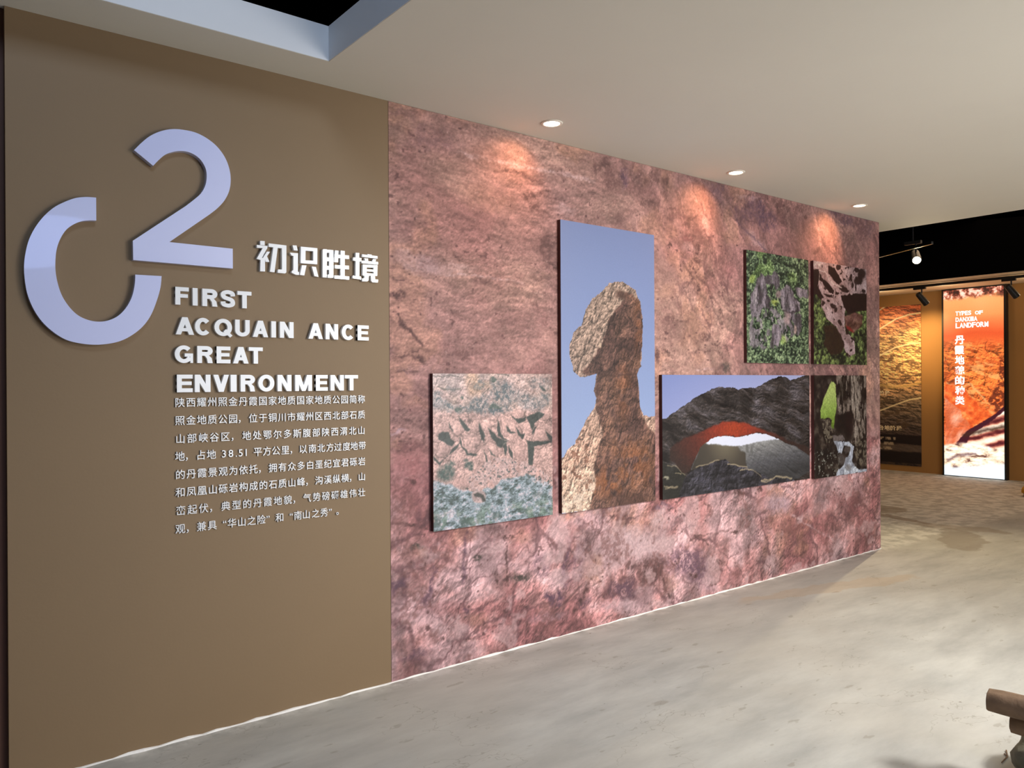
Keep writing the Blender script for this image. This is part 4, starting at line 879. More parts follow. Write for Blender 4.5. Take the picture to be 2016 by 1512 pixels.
def paint_strata():
    P = Print(4.0, 2.507, 0.10, 2.83, 0.008)
    X, Z = P.X, P.Z
    P.c = P.ramp(Z + .2 * (P.noise(.3, 4, 1, ax=2) - .5), [(.1, (60, 46, 40)), (.5, (64, 50, 42)), (.8, (88, 72, 60)), (1.2, (128, 106, 80)), (1.5, (196, 146, 96)), (1.9, (226, 172, 112)), (2.3, (196, 152, 100)), (2.5, (206, 130, 82)), (2.83, (176, 88, 50))])
    h = P.noise(.09, 5, 3, rot=.1, ax=2.4, rough=.66, ridge=True) * .08
    P.c = P.c * (1 + np.clip(P.grad(h, -.4, .8) * .8, -.5, .4))[..., None]
    P.put(sm(P.noise(.05, 4, 5, ax=1.8), .58, .68) * sm(Z, 2.55, 2.4) * .7, (84, 64, 44))
    for a, b_ in ((.47, .62), (.14, .33)):
        P.put(sm(Z + .015 * (P.noise(.2, 2, 6) - .5), a - .01, a + .01) * sm(Z, b_ + .01, b_ - .01) * .92, (30, 20, 18))
    P.put(sm(Z, .33, .36) * sm(Z, .47, .44) * .7, (112, 94, 78))
    L = (246, 214, 160)
    for w, pts in ((.022, [(3.555,2.672),(3.215,2.78),(2.951,2.922),(2.696,2.996),(2.494,3.003)]), (.024, [(3.558,2.236),(3.216,2.451),(2.921,2.612),(2.698,2.67),(2.496,2.687)]), (.024, [(3.56,1.867),(3.219,1.984),(2.923,2.127),(2.7,2.172),(2.499,2.182)]), (.022, [(3.565,0.86),(3.224,1.019),(2.929,1.139),(2.705,1.223),(2.488,1.264)])):
        P.put(P.line(pts, w, None, .6), L)
    P.put(P.line([(3.562,1.531),(3.222,1.48),(3.024,1.431),(2.704,1.463),(2.502,1.526)], .045, P.warp(.03, .1, 8, 3)) * .75, (226, 186, 110))
    for zi, z in enumerate([(3.134,0.55),(3.134,0.466),(3.135,0.383)]):
        dots = sm(P.noise(.03, 2, 30 + zi, az=3), .42, .5)
        P.put(sm(np.abs(Z - z[1]), .028, .02) * sm(X, 2.93 + .03 * zi, 2.95 + .03 * zi) * dots * .8, (200, 176, 140))
    return P

PM = {}
PM['matte'] = print_material('mural_print', 0.75, grain=0.09, gscale=150)
PM['photo'] = print_material('photo_print', 0.42, grain=0.06, gscale=260)
PM['banner'] = print_material('banner_print', 0.6, grain=0.08, gscale=60)
PM['glow'] = print_material('backlit_print', 0.4, emit=1.3, grain=0.05, gscale=60)
GAIN = 0.86

mural = sheet(paint_mural(), 'rock_mural', lambda X, Z: np.stack([X, X * 0 - 0.002, Z], -1), PM['matte'], GAIN * 0.95)
mural['label'] = 'large pink rock face mural print covering the long wall behind the photo panels'
mural['category'] = 'mural'

PANELS = [(paint_canyon, 'square panel photo of pink eroded canyon rocks with grey scrub, lowest left', 0.92),
          (paint_hoodoo, 'tall narrow panel photo of a mushroom-shaped rock pillar under blue sky', 0.90),
          (paint_arch, 'wide panel photo of a dark rock arch with glowing red underside', 1.0),
          (paint_peaks, 'square panel photo of grey rock peaks surrounded by green trees', 1.0),
          (paint_holes, 'square panel photo of pale pink rock riddled with dark holes', 1.0),
          (paint_waterfall, 'square dark panel photo of a cave waterfall with bright green opening', 1.0)]
for fn, label, k in PANELS:
    P = fn()
    x0, x1, z0, z1 = P.x[0], P.x[-1], P.z[0], P.z[-1]
    t = thing('photo_panel', label, 'picture', (x0, -0.0025, z0), 'photo panels on the mural')
    MB().box((0, -0.0270, 0), (x1 - x0, 0.0, z1 - z0)).build('backing_board', M['panel_side'], t)
    sheet(P, 'photo_print', lambda X, Z: np.stack([X - x0, X * 0 - 0.0275, Z - z0], -1), PM['photo'], GAIN * k, t)


# ------------------------------------------------------------------ lit banner and printed panel on the far wall
t = thing('lightbox_banner', 'tall narrow backlit orange rock banner with white lettering on the golden far wall', 'banner', (13.55, 1.224, 0.0))
BX = -0.10
P = paint_lightbox()
mb = MB().box((BX + 0.002, -0.03, 0.0), (0.0, 0.912, 3.026))
mb.build('box_frame', M['metal_black'], t)
sheet(P, 'lit_print', lambda X, Z: np.stack([X * 0 + BX - 0.002, X - 1.224, Z], -1), PM['glow'], 1.0, t)

P = paint_strata()
pb = sheet(P, 'strata_wall_panel', lambda X, Z: np.stack([X * 0 + 13.540, X, Z], -1), PM['banner'], 1.15)
pb['label'] = 'orange and dark brown layered rock print with pale curved lines, left of the lit banner'
pb['category'] = 'banner'

# ------------------------------------------------------------------ raised lettering
def cat_rom(pts, corners, seg=5):
    """closed outline through pts, smooth except at the corner indices"""
    n = len(pts)
    out = []
    for i in range(n):
        p1, p2 = pts[i], pts[(i + 1) % n]
        p0 = pts[i - 1] if i not in corners else (2 * p1[0] - p2[0], 2 * p1[1] - p2[1])
        p3 = pts[(i + 2) % n] if (i + 1) % n not in corners else (2 * p2[0] - p1[0], 2 * p2[1] - p1[1])
        if i in corners and (i + 1) % n in corners:
            out.append(p1)
            continue
        for k in range(seg):
            s = k / seg
            out.append(tuple(0.5 * (2 * p1[j] + (p2[j] - p0[j]) * s + (2 * p0[j] - 5 * p1[j] + 4 * p2[j] - p3[j]) * s * s + (3 * p1[j] - p0[j] - 3 * p2[j] + p3[j]) * s ** 3) for j in (0, 1)))
    return out

outer = [(0.647,2.302),(0.609,2.299),(0.572,2.289),(0.535,2.269),(0.498,2.242),(0.464,2.204),(0.435,2.158),(0.413,2.106),(0.401,2.052),(0.396,2),(0.399,1.943),(0.408,1.89),(0.428,1.836),(0.456,1.79),(0.493,1.752),(0.535,1.724),(0.581,1.711),(0.631,1.706),(0.682,1.71),(0.734,1.724),(0.78,1.751),(0.821,1.789),(0.852,1.837),(0.875,1.898),(0.89,1.955),(0.895,2.004)]
inner = [(0.792,2.002),(0.789,1.958),(0.778,1.908),(0.757,1.864),(0.728,1.829),(0.693,1.808),(0.657,1.8),(0.619,1.804),(0.581,1.821),(0.551,1.851),(0.525,1.894),(0.51,1.941),(0.502,1.992),(0.502,2.04),(0.507,2.082),(0.519,2.121),(0.539,2.158),(0.565,2.183),(0.593,2.199),(0.621,2.206),(0.647,2.209)]
zero = cat_rom(outer + inner, {0, 25, 26, 46})
two_pts = [(0.79,2.52),(0.819,2.556),(0.853,2.591),(0.895,2.619),(0.941,2.637),(0.987,2.643),(1.038,2.641),(1.086,2.625),(1.128,2.598),(1.162,2.558),(1.182,2.511),(1.189,2.461),(1.182,2.409),(1.161,2.363),(1.13,2.324),(1.096,2.292),(0.927,2.152),(1.196,2.151),(1.196,2.062),(0.784,2.062),(0.783,2.142),(0.996,2.316),(1.029,2.347),(1.059,2.379),(1.078,2.417),(1.084,2.456),(1.08,2.49),(1.063,2.521),(1.038,2.541),(1.005,2.551),(0.972,2.549),(0.94,2.538),(0.912,2.522),(0.887,2.496),(0.864,2.467)]
two = cat_rom(two_pts, {0, 15, 16, 17, 18, 19, 20, 21, 34})

def solid_letter(name, pts, label):
    bx, bz = min(p_[0] for p_ in pts), min(p_[1] for p_ in pts)
    o = MB().prism_xz(pts, -0.030, -0.0002).build(name, M['numeral'], None, (bx, 0, bz))
    o.location = (bx, 0, bz)
    o['label'], o['category'] = label, 'number sign'
    return o
solid_letter('numeral_zero', zero, 'large glossy lavender-white numeral zero with an open gap at its upper right')
solid_letter('numeral_two', two, 'large glossy lavender-white numeral two on the brown wall beside the open zero')

# heading of four Chinese characters, built stroke by stroke
HEAD = [
 [[(1.326,2.202),(1.347,2.203),(1.347,2.184),(1.326,2.183)], [(1.31,2.182),(1.36,2.182),(1.359,2.17),(1.31,2.169)], [(1.339,2.173),(1.359,2.172),(1.334,2.125),(1.328,2.114),(1.309,2.118)], [(1.327,2.124),(1.348,2.125),(1.348,2.063),(1.325,2.062)],
  [(1.358,2.156),(1.372,2.156),(1.348,2.12),(1.338,2.124)], [(1.344,2.136),(1.356,2.138),(1.369,2.109),(1.351,2.108)], [(1.366,2.195),(1.451,2.194),(1.451,2.178),(1.366,2.179)], [(1.388,2.179),(1.409,2.179),(1.393,2.063),(1.371,2.064)],
  [(1.429,2.18),(1.451,2.181),(1.45,2.067),(1.444,2.062),(1.408,2.062),(1.41,2.078),(1.429,2.079)]],
 [[(1.481,2.198),(1.501,2.199),(1.507,2.175),(1.487,2.175)], [(1.468,2.162),(1.508,2.163),(1.507,2.076),(1.513,2.073),(1.512,2.06),(1.497,2.06),(1.476,2.068),(1.477,2.076),(1.484,2.081),(1.485,2.148),(1.475,2.149)], [(1.522,2.196),(1.606,2.197),(1.606,2.181),(1.522,2.178)],
  [(1.522,2.195),(1.546,2.195),(1.545,2.118),(1.521,2.118)], [(1.585,2.195),(1.606,2.196),(1.605,2.119),(1.584,2.119)], [(1.522,2.132),(1.605,2.136),(1.604,2.119),(1.522,2.117)], [(1.527,2.108),(1.55,2.109),(1.539,2.06),(1.517,2.061)], [(1.577,2.106),(1.598,2.106),(1.611,2.059),(1.59,2.061)]],
 [[(1.633,2.192),(1.638,2.196),(1.655,2.197),(1.653,2.059),(1.632,2.059)], [(1.668,2.196),(1.689,2.196),(1.688,2.062),(1.68,2.059),(1.659,2.059),(1.659,2.074),(1.667,2.075)], [(1.635,2.195),(1.689,2.196),(1.689,2.182),(1.634,2.179)], [(1.652,2.157),(1.671,2.158),(1.671,2.14),(1.652,2.139)],
  [(1.652,2.116),(1.671,2.116),(1.671,2.098),(1.652,2.098)], [(1.698,2.196),(1.717,2.196),(1.714,2.139),(1.693,2.138)], [(1.694,2.176),(1.773,2.178),(1.773,2.161),(1.696,2.16)], [(1.728,2.198),(1.75,2.198),(1.749,2.063),(1.727,2.064)], [(1.698,2.124),(1.772,2.127),(1.772,2.109),(1.698,2.108)], [(1.694,2.073),(1.774,2.074),(1.773,2.058),(1.694,2.058)]],
 [[(1.809,2.195),(1.829,2.196),(1.828,2.071),(1.808,2.072)], [(1.796,2.171),(1.84,2.171),(1.839,2.154),(1.796,2.155)], [(1.793,2.08),(1.839,2.078),(1.838,2.064),(1.792,2.067)], [(1.874,2.195),(1.899,2.194),(1.897,2.186),(1.876,2.186)], [(1.845,2.191),(1.931,2.19),(1.931,2.177),(1.845,2.178)],
  [(1.857,2.172),(1.877,2.172),(1.879,2.154),(1.863,2.155)], [(1.906,2.172),(1.923,2.172),(1.916,2.154),(1.9,2.155)], [(1.841,2.159),(1.934,2.161),(1.934,2.147),(1.842,2.146)], [(1.848,2.14),(1.87,2.141),(1.869,2.086),(1.847,2.086)], [(1.91,2.143),(1.931,2.143),(1.929,2.089),(1.909,2.089)], [(1.848,2.14),(1.93,2.143),(1.93,2.131),(1.848,2.127)],
  [(1.869,2.118),(1.911,2.119),(1.911,2.109),(1.869,2.108)], [(1.847,2.098),(1.93,2.1),(1.929,2.089),(1.847,2.086)], [(1.858,2.087),(1.882,2.087),(1.879,2.063),(1.872,2.057),(1.845,2.056),(1.844,2.069),(1.858,2.073)], [(1.894,2.088),(1.916,2.088),(1.917,2.071),(1.934,2.071),(1.933,2.056),(1.903,2.055),(1.895,2.062)]]]
H0 = HEAD[0][1][0]
t = thing('chinese_heading', 'bold white four-character Chinese heading at the right of the big numerals', 'lettering', (H0[0], -0.0002, H0[1]))
for ch in HEAD:
    mb = MB()
    for k, pts in enumerate(ch):
        mb.prism_xz([(p_[0] - H0[0], p_[1] - H0[1]) for p_ in pts], -0.018 + 0.00004 * k, 0.0)
    mb.build('character', M['letter'], t)

# English title: bold letters made of strokes
SV, SB = 0.27, 0.225
def stroke(mb, pts, closed=False, cut=None):
    L, Q = [], []
    n = len(pts)
    for i in range(n):
        a = pts[(i - 1) % n] if (closed or i > 0) else pts[i]
        b_ = pts[(i + 1) % n] if (closed or i < n - 1) else pts[i]
        tx, tz = b_[0] - a[0], b_[1] - a[1]
        l = math.hypot(tx, tz) or 1
        tx, tz = tx / l, tz / l
        w = 0.5 * math.hypot(SB * tx, SV * tz)
        L.append((pts[i][0] - tz * w, pts[i][1] + tx * w))
        Q.append((pts[i][0] + tz * w, pts[i][1] - tx * w))
    mb.append((L, Q, closed))
def arc(cx, cz, rx, rz, a0, a1, n=16):
    return [(cx + rx * math.cos(R(a0 + (a1 - a0) * i / n)), cz + rz * math.sin(R(a0 + (a1 - a0) * i / n))) for i in range(n + 1)]
def glyph(c, w):
    """list of polygons and stroke strips for a capital of width w and height 1"""
    P_, T = [], []
    s, b_ = SV, SB
    rect = lambda x0, z0, x1, z1: P_.append([(x0, z0), (x1, z0), (x1, z1), (x0, z1)])
    if c in 'FE':
        rect(0, 0, s, 1); rect(0, 1 - b_, w, 1); rect(0, .5 - b_ / 2 + .02, w * .93, .5 + b_ / 2)
        if c == 'E':
            rect(0, 0, w, b_)
    elif c == 'I':
        rect(0, 0, w, 1)
    elif c == 'T':
        rect(0, 1 - b_, w, 1); rect(w / 2 - s / 2, 0, w / 2 + s / 2, 1)
    elif c == 'N':
        rect(0, 0, s, 1); rect(w - s, 0, w, 1)
        P_.append([(0, 1), (s * 1.1, 1), (w, 0), (w - s * 1.1, 0)])
    elif c == 'M':
        rect(0, 0, s * .93, 1); rect(w - s * .93, 0, w, 1)
        P_.append([(0, 1), (s * 1.25, 1), (w / 2 + .12, 0), (w / 2 - .12, 0)])
        P_.append([(w, 1), (w / 2 + .12, 0), (w / 2 - .12, 0), (w - s * 1.25, 1)])
    elif c == 'V':
        P_.append([(0, 1), (s * 1.05, 1), (w / 2 + .14, 0), (w / 2 - .14, 0)])
        P_.append([(w, 1), (w / 2 + .14, 0), (w / 2 - .14, 0), (w - s * 1.05, 1)])
    elif c == 'A':
        P_.append([(0, 0), (s * 1.05, 0), (w / 2 + .15, 1), (w / 2 - .15, 1)])
        P_.append([(w, 0), (w / 2 + .15, 1), (w / 2 - .15, 1), (w - s * 1.05, 0)])
        rect(w * .25, .19, w * .75, .19 + b_ * .85)
    elif c in 'OQ':
        stroke(T, arc(w / 2, .5, w / 2 - s / 2, .5 - b_ / 2 + .01, 0, 348.75, 31), True)
        if c == 'Q':
            P_.append([(w * .52, .27), (w * .66, .40), (w * 1.02, .03), (w * .88, -.09)])
    elif c == 'C':
        stroke(T, arc(w / 2, .5, w / 2 - s / 2, .5 - b_ / 2 + .01, 40, 320, 26))
    elif c == 'G':
        stroke(T, arc(w / 2, .5, w / 2 - s / 2, .5 - b_ / 2 + .01, 42, 335, 26))
        rect(w * .55, .36, w, .36 + b_ * .85); rect(w - .15, 0, w, .5)
    elif c == 'U':
        stroke(T, [(s / 2, 1)] + arc(w / 2, .36, w / 2 - s / 2, .36 - b_ / 2, 180, 360, 18) + [(w - s / 2, 1)])
    elif c == 'S':
        k = [(w - .13, .66), (w * .80, .82), (w * .5, .895), (w * .22, .83), (.135, .71), (w * .25, .58), (w * .5, .51), (w * .76, .43), (w - .135, .29), (w * .78, .16), (w * .5, .105), (w * .20, .17), (.13, .33)]
        sp = cat_rom(k, {0, 12}, 4)
        stroke(T, sp[:49])
    elif c == 'R':
        rect(0, 0, s, 1)
        stroke(T, [(s * .5, 1 - b_ / 2), (w * .56, 1 - b_ / 2)] + arc(w * .60, .715, w * .40 - s / 2, .285 - b_ / 2, 80, -80, 10) + [(w * .56, .43 + b_ / 2), (s * .5, .43 + b_ / 2)])
        P_.append([(w * .42, .5), (w * .74, .46), (w * .93, .30), (w * 1.0, 0), (w * 1.0 - s * 1.05, 0), (w * .62, .27)])
    return P_, T

TITLE = [('FIRST', [(0.953,1.965),(0.953,1.888),(1.009,1.969),(1.025,2.223),(1.046,2.225),(1.066,2.228),(1.131,2.235),(1.146,2.237),(1.209,2.245),(1.22,2.246),(1.284,2.254),(1.283,1.964),(1.282,1.888)]),
         ('ACQUAINANCE', [(0.954,1.837),(0.953,1.761),(1.03,2.224),(1.034,2.224),(1.103,2.232),(1.117,2.234),(1.195,2.243),(1.209,2.245),(1.275,2.252),(1.289,2.254),(1.361,2.263),(1.376,2.264),(1.398,2.267),(1.417,2.269),(1.484,2.277),(1.558,2.286),(1.632,2.295),(1.646,2.296),(1.712,2.304),(1.731,2.306),(1.801,2.314),(1.817,2.316),(1.879,2.324),(1.876,1.833),(1.875,1.758)]),
         ('GREAT', [(0.949,1.713),(0.949,1.637),(1.025,2.223),(1.043,2.225),(1.109,2.233),(1.126,2.235),(1.187,2.242),(1.199,2.244),(1.269,2.252),(1.27,2.252),(1.335,2.26),(1.332,1.711),(1.331,1.637)]),
         ('ENVIRONMENT', [(0.957,1.588),(0.957,1.512),(1.023,2.223),(1.032,2.224),(1.099,2.232),(1.111,2.233),(1.18,2.241),(1.187,2.242),(1.214,2.245),(1.232,2.247),(1.298,2.255),(1.313,2.257),(1.389,2.266),(1.404,2.268),(1.472,2.276),(1.49,2.278),(1.575,2.288),(1.594,2.29),(1.656,2.297),(1.67,2.299),(1.741,2.307),(1.747,2.308),(1.818,2.316),(1.813,1.584),(1.812,1.507)])]
def title_rows():
    for word, q in TITLE:
        top0, bot0, top1, bot1 = q[0], q[1], q[-2], q[-1]
        xs_ = [q[0][0]] + [p_[0] for p_ in q[2:-2]]
        zt = (top0[1] + top1[1]) / 2
        zb = (bot0[1] + bot1[1]) / 2
        for i, c in enumerate(word):
            yield c, xs_[2 * i], xs_[2 * i + 1], zb, zt
rows = list(title_rows())
T0 = (rows[0][1], rows[-1][3])
t = thing('english_title', 'bold white capital letters FIRST ACQUAIN ANCE GREAT ENVIRONMENT in four lines', 'lettering', (T0[0], -0.0002, T0[1]))
for c, xa, xb, zb, zt in rows:
    H_ = zt - zb
    w = (xb - xa) / H_
    polys, strips = glyph(c, w)
    fx = lambda p_: (xa - T0[0] + p_[0] * H_, zb - T0[1] + p_[1] * H_)
    mb = MB()
    for k, pl in enumerate(polys):
        mb.prism_xz([fx(p_) for p_ in pl], -0.018 + 0.00004 * k, 0.0)
    for k, (L, Q, cl) in enumerate(strips):
        mb.strip_xz([fx(p_) for p_ in L], [fx(p_) for p_ in Q], -0.0181, 0.0, cl)
    mb.build('letter', M['letter'], t)

# small raised characters of the paragraph
def text_meshes(chars, extrude, weight):
    """one mesh per different character, unit size, drawn with Blender's own font"""
    objs = {}
    for c in sorted(set(chars)):
        d = bpy.data.curves.new('glyph', 'FONT')
        d.body = c
        d.size = 1.0
        d.extrude = extrude
        d.offset = weight
        d.resolution_u = 3
        o = bpy.data.objects.new('glyph', d)
        COL.objects.link(o)
        objs[c] = o
    bpy.context.view_layer.update()
    dg = bpy.context.evaluated_depsgraph_get()
    out = {}
    for c, o in objs.items():
        out[c] = bpy.data.meshes.new_from_object(o.evaluated_get(dg))
    for c, o in objs.items():
        d = o.data
        bpy.data.objects.remove(o)
        bpy.data.curves.remove(d)
    return out

LINES_T = ['陕西耀州照金丹霞国家地质国家地质公园简称', '照金地质公园，位于铜川市耀州区西北部石质', '山部峡谷区，地处鄂尔多斯腹部陕西渭北山', '地，占地 38.51 平方公里，以南北方过度地带',
           '的丹霞景观为依托，拥有众多白垩纪宜君砾岩', '和凤凰山砾岩构成的石质山峰，沟溪纵横，山', '峦起伏，典型的丹霞地貌，气势磅礴雄伟壮', '观，兼具“华山之险”和“南山之秀”。']
ROW_L = [(0.95,1.445),(0.949,1.367),(0.949,1.288),(0.948,1.212),(0.948,1.133),(0.947,1.056),(0.947,0.977),(0.946,0.898)]
EDGE = [(0.949,1.354),(1.864,1.318)]
X0, X1 = EDGE[0][0], EDGE[1][0]
CENT = {3: [(0.971,1.537),(0.999,1.537),(1.059,1.536),(1.104,1.536),(0.901,1.537),(1.159,1.536),(1.19,1.535),(1.214,1.535),(1.234,1.535),(1.259,1.535),(0.901,1.537),(1.313,1.535),(1.356,1.534),(1.399,1.534),(1.444,1.534),(1.473,1.533),(1.532,1.533),(1.579,1.533),(1.624,1.532),(1.67,1.532),(1.712,1.532),(1.758,1.532),(1.8,1.531),(1.844,1.531)],
        7: [(0.971,1.537),(1.001,1.537),(1.06,1.536),(1.106,1.536),(1.16,1.536),(1.193,1.535),(1.237,1.535),(1.282,1.535),(1.327,1.534),(1.359,1.534),(1.415,1.534),(1.471,1.533),(1.504,1.533),(1.546,1.533),(1.594,1.533),(1.638,1.532),(1.67,1.532),(1.708,1.532)]}
EM = (ROW_L[0][1] - ROW_L[1][1]) / 1.76
small = text_meshes(''.join(LINES_T).replace(' ', ''), 0.5, 0.0015)
t = thing('chinese_paragraph', 'eight lines of small white raised Chinese text below the English title', 'lettering', (X0, -0.0002, ROW_L[-1][1]))
for li, txt in enumerate(LINES_T):
    zb = ROW_L[li][1]
    n = len(txt)
    for ci, c in enumerate(txt):
        if c == ' ':
            continue
        pitch = (X1 - X0) / n
        xc = X0 + pitch * (ci + 0.5)
        if li in CENT:
            xc = CENT[li][ci][0]
        me = small[c]
        vx = [v.co.x for v in me.vertices]
        mid = (min(vx) + max(vx)) / 2 if c in '0123456789.“”' else 0.5
        if c in '，。' and li not in CENT:
            mid = 0.62
        elif c in '，。':
            mid = (min(vx) + max(vx)) / 2
        o = link('character', me, None, t)
        sx, sz = EM * 0.96, EM
        if c in '0123456789':
            sx, sz = EM * 1.05, EM * 1.05
        o.matrix_local = Matrix(((sx, 0, 0, xc - mid * sx - X0), (0, 0, -0.0076, -0.0038), (0, sz, 0, zb - t.location.z + 0.085 * sz), (0, 0, 0, 1)))
for me in small.values():
    me.materials.append(M['letter'])

# lettering on the lit banner and on the strata panel
M['lit_white'] = mat('lit_white_lettering', (1, 1, 1, 1), 0.5, emit=(1.0, 0.97, 1.0, 1), strength=1.25)
M['cream'] = mat('cream_lettering', rgb(250, 226, 180), 0.6)
def far_text(glyphs, chars, boxes, material, parent, origin, x, name):
    """boxes: (left, bottom, right, top) on the plane x, left is the larger y"""
    for c, (yl, zb, yr, zt) in zip(chars, boxes):
        me = glyphs[c]
        vx = [v.co.x for v in me.vertices]
        vy = [v.co.y for v in me.vertices]
        w, h = max(vx) - min(vx), max(vy) - min(vy)
        sx, sz = (yl - yr) / w, (zt - zb) / h
        o = link(name, me, None, parent)
        o.matrix_local = Matrix(((0, 0, 0.01, x - origin[0]), (-sx, 0, 0, yl + min(vx) * sx - origin[1]), (0, sz, 0, zb - min(vy) * sz - origin[2]), (0, 0, 0, 1)))
def spread_boxes(q, n, gap, vertical=False):
    (yl, zt), (yr, zb) = q
    out = []
    for i in range(n):
        if vertical:
            p_ = (zt - zb) / n
            out.append((yl, zt - p_ * (i + 1) + p_ * gap / 2, yr, zt - p_ * i - p_ * gap / 2))
        else:
            p_ = (yl - yr) / n
            out.append((yl - p_ * i, zb, yl - p_ * (i + 1) + p_ * gap, zt))
    return out
lit = [o for o in COL.objects if o.name.startswith('lightbox_banner')][0]
far = text_meshes('丹霞地貌的种类TYPESOFDANXIALANDFORM', 0.3, 0.022)
for q, s in (([(1.918,2.657),(1.682,2.589)], 'TYPES'), ([(1.629,2.646),(1.51,2.587)], 'OF'), ([(1.919,2.559),(1.592,2.488)], 'DANXIA'), ([(1.919,2.468),(1.432,2.387)], 'LANDFORM')):
    far_text(far, s, spread_boxes(q, len(s), 0.10), None, lit, (13.55, 1.224, 0), 13.442, 'letter')
far_text(far, '丹霞地貌的种类', spread_boxes([(1.931,2.278),(1.791,1.146)], 7, 0.14, True), None, lit, (13.55, 1.224, 0), 13.442, 'character')
for me in far.values():
    me.materials.append(M['lit_white'])
pt = thing('stage_captions', 'cream raised Chinese captions on the layered rock print at the far wall', 'lettering', (13.54, 2.9, 1.0))
far2 = text_meshes('台地阶段', 0.3, 0.03)
far_text(far2, '阶段', spread_boxes([(3.214,1.379),(3.026,1.289)], 2, 0.08), None, pt, (13.54, 2.9, 1.0), 13.536, 'character')
far_text(far2, '台地阶段', spread_boxes([(3.238,0.774),(2.82,0.689)], 4, 0.08), None, pt, (13.54, 2.9, 1.0), 13.536, 'character')
for me in far2.values():
    me.materials.append(M['cream'])

# ------------------------------------------------------------------ recessed downlights over the mural
DL = [(2.907, 'recessed round ceiling downlight above the mural, nearest of three'), (4.608, 'recessed round ceiling downlight above the mural, middle of three'), (6.292, 'recessed round ceiling downlight above the mural, farthest of three')]
for i, (x, label) in enumerate(DL):
    y = -0.252
    t = thing('ceiling_downlight', label, 'ceiling light', (x, y, CZ), 'downlights in the ceiling')
    mb = MB()
    seg = 32
    prof_ = [(0.050, 0.0), (0.062, -0.001), (0.060, -0.005), (0.050, -0.007), (0.046, -0.004), (0.045, 0.0)]
    for k in range(seg):
        a = 2 * math.pi * k / seg
        mb.v += [(r_ * math.cos(a), r_ * math.sin(a), z) for r_, z in prof_]
    n = len(prof_)
    for k in range(seg):
        k2 = (k + 1) % seg
        for j in range(n - 1):
            mb.f.append((k * n + j, k * n + j + 1, k2 * n + j + 1, k2 * n + j))
    mb.build('trim_ring', M['ring'], t, smooth=True)
    MB().cyl((0, 0, -0.0045), (0, 0, -0.0025), 0.045, seg=32).build('lens', M['lens'], t)
    lamp('downlight_beam', 'SPOT', (x, y, CZ - 0.012), (13, 20, 22)[i], (1.0, 0.50, 0.24), (x - 0.12, 0.0, 2.64), spot_size=R(104), spot_blend=1.0, shadow_soft_size=0.03)

# ------------------------------------------------------------------ track lights beyond the wall
def track(a, b, label, material=M['alu'], w=0.018):
    a, b = Vector(a), Vector(b)
    d = (b - a).normalized()
    s = d.cross(Vector((0, 0, 1))).normalized() * w
    up = Vector((0, 0, w * 1.2))
    L = (b - a).length
    mb = MB()
    mb.add([Vector((0, 0, 0)) + s - up, -s - up, -s + up, s + up, (b - a) + s - up, (b - a) - s - up, (b - a) - s + up, (b - a) + s + up],
           [(0, 1, 2, 3), (7, 6, 5, 4), (0, 4, 5, 1), (1, 5, 6, 2), (2, 6, 7, 3), (3, 7, 4, 0)])
    o = mb.build('light_track', material)
    o.location = a
    o['label'], o['category'] = label, 'light track'
    return o
track((9.40, 1.60, 3.0), (8.62, 0.18, 3.0), 'grey suspended light track in the dark void beyond the wall end', w=0.012)
track((12.42, 7.0, 3.0), (12.42, -3.0, 3.0), 'thin black light track running under the ceiling edge of the far wall', M['metal_black'], 0.016)

def spot_lamp(loc, aim, label, lens, size=1.0, group='black track spotlights'):
    t = thing('track_spotlight', label, 'spotlight', loc, group)
    s = size
    MB().box((-0.02 * s, -0.09 * s, -0.035 * s), (0.02 * s, 0.09 * s, 0.0)).build('adapter', M['metal_black'], t)
    MB().cyl((0, -0.03 * s, -0.035 * s), (0, -0.03 * s, -0.15 * s), 0.010 * s, seg=10).build('arm', M['metal_black'], t)
    d = (Vector(aim) - Vector(loc)).normalized()
    c = Vector((0, -0.03 * s, -0.17 * s))
    e = d.orthogonal().normalized()
    g = d.cross(e)
    rings = [(c + d * (z * s), e * (r_ * s), g * (r_ * s)) for z, r_ in ((-0.10, 0.030), (-0.09, 0.042), (0.0, 0.046), (0.11, 0.050), (0.12, 0.050))]
    MB().tube(rings, 20).build('lamp_housing', M['metal_black'], t)
    MB().tube([(c + d * (0.1205 * s), e * (0.041 * s), g * (0.041 * s)), (c + d * (0.1225 * s), e * (0.040 * s), g * (0.040 * s))], 20).build('lens', M[lens], t)
    return t, Vector(loc) + c + d * 0.13 * s
# the one that shines towards the camera
Lp = Vector((8.877, 0.457, 2.871))
dirv = (Vector((5.2, -1.6, 0.4)) - Lp).normalized()
base = Lp - dirv * 0.13 + Vector((0, 0.03, 0.17))
t, tip = spot_lamp(base, base + dirv * 5, 'glaring warm spotlight hanging on the suspended track in the dark void', 'lens_far')
MB().cyl((0, 0, 0), (0, 0, 1.9), 0.006, seg=8).build('hanger', M['metal_black'], t)
lamp('glaring_spot', 'SPOT', tip, 230, (1.0, 0.80, 0.50), (6.0, -1.6, 0.0), spot_size=R(105), spot_blend=0.8, shadow_soft_size=0.025)
for (loc, aim, label, pw) in (((12.42, 2.02, 2.985), (13.2, 1.55, 2.0), 'black track spotlight just left of the lit banner top', 0), ((12.42, 0.79, 2.985), (13.2, 0.3, 2.0), 'black track spotlight at the right edge of the photo', 0), ((12.42, 3.0, 2.985), (13.3, 2.8, 2.0), 'black track spotlight half hidden behind the end of the mural wall', 0)):
    spot_lamp(loc, aim, label, 'lens', 1.0)
for y_ in (2.02, 0.79, 3.0):
    lamp('soffit_fill_light', 'POINT', (12.75, y_ - 0.2, 2.82), 2.6, (1.0, 0.78, 0.5), shadow_soft_size=0.04)  # point lights added beside the track lamps to brighten the soffit
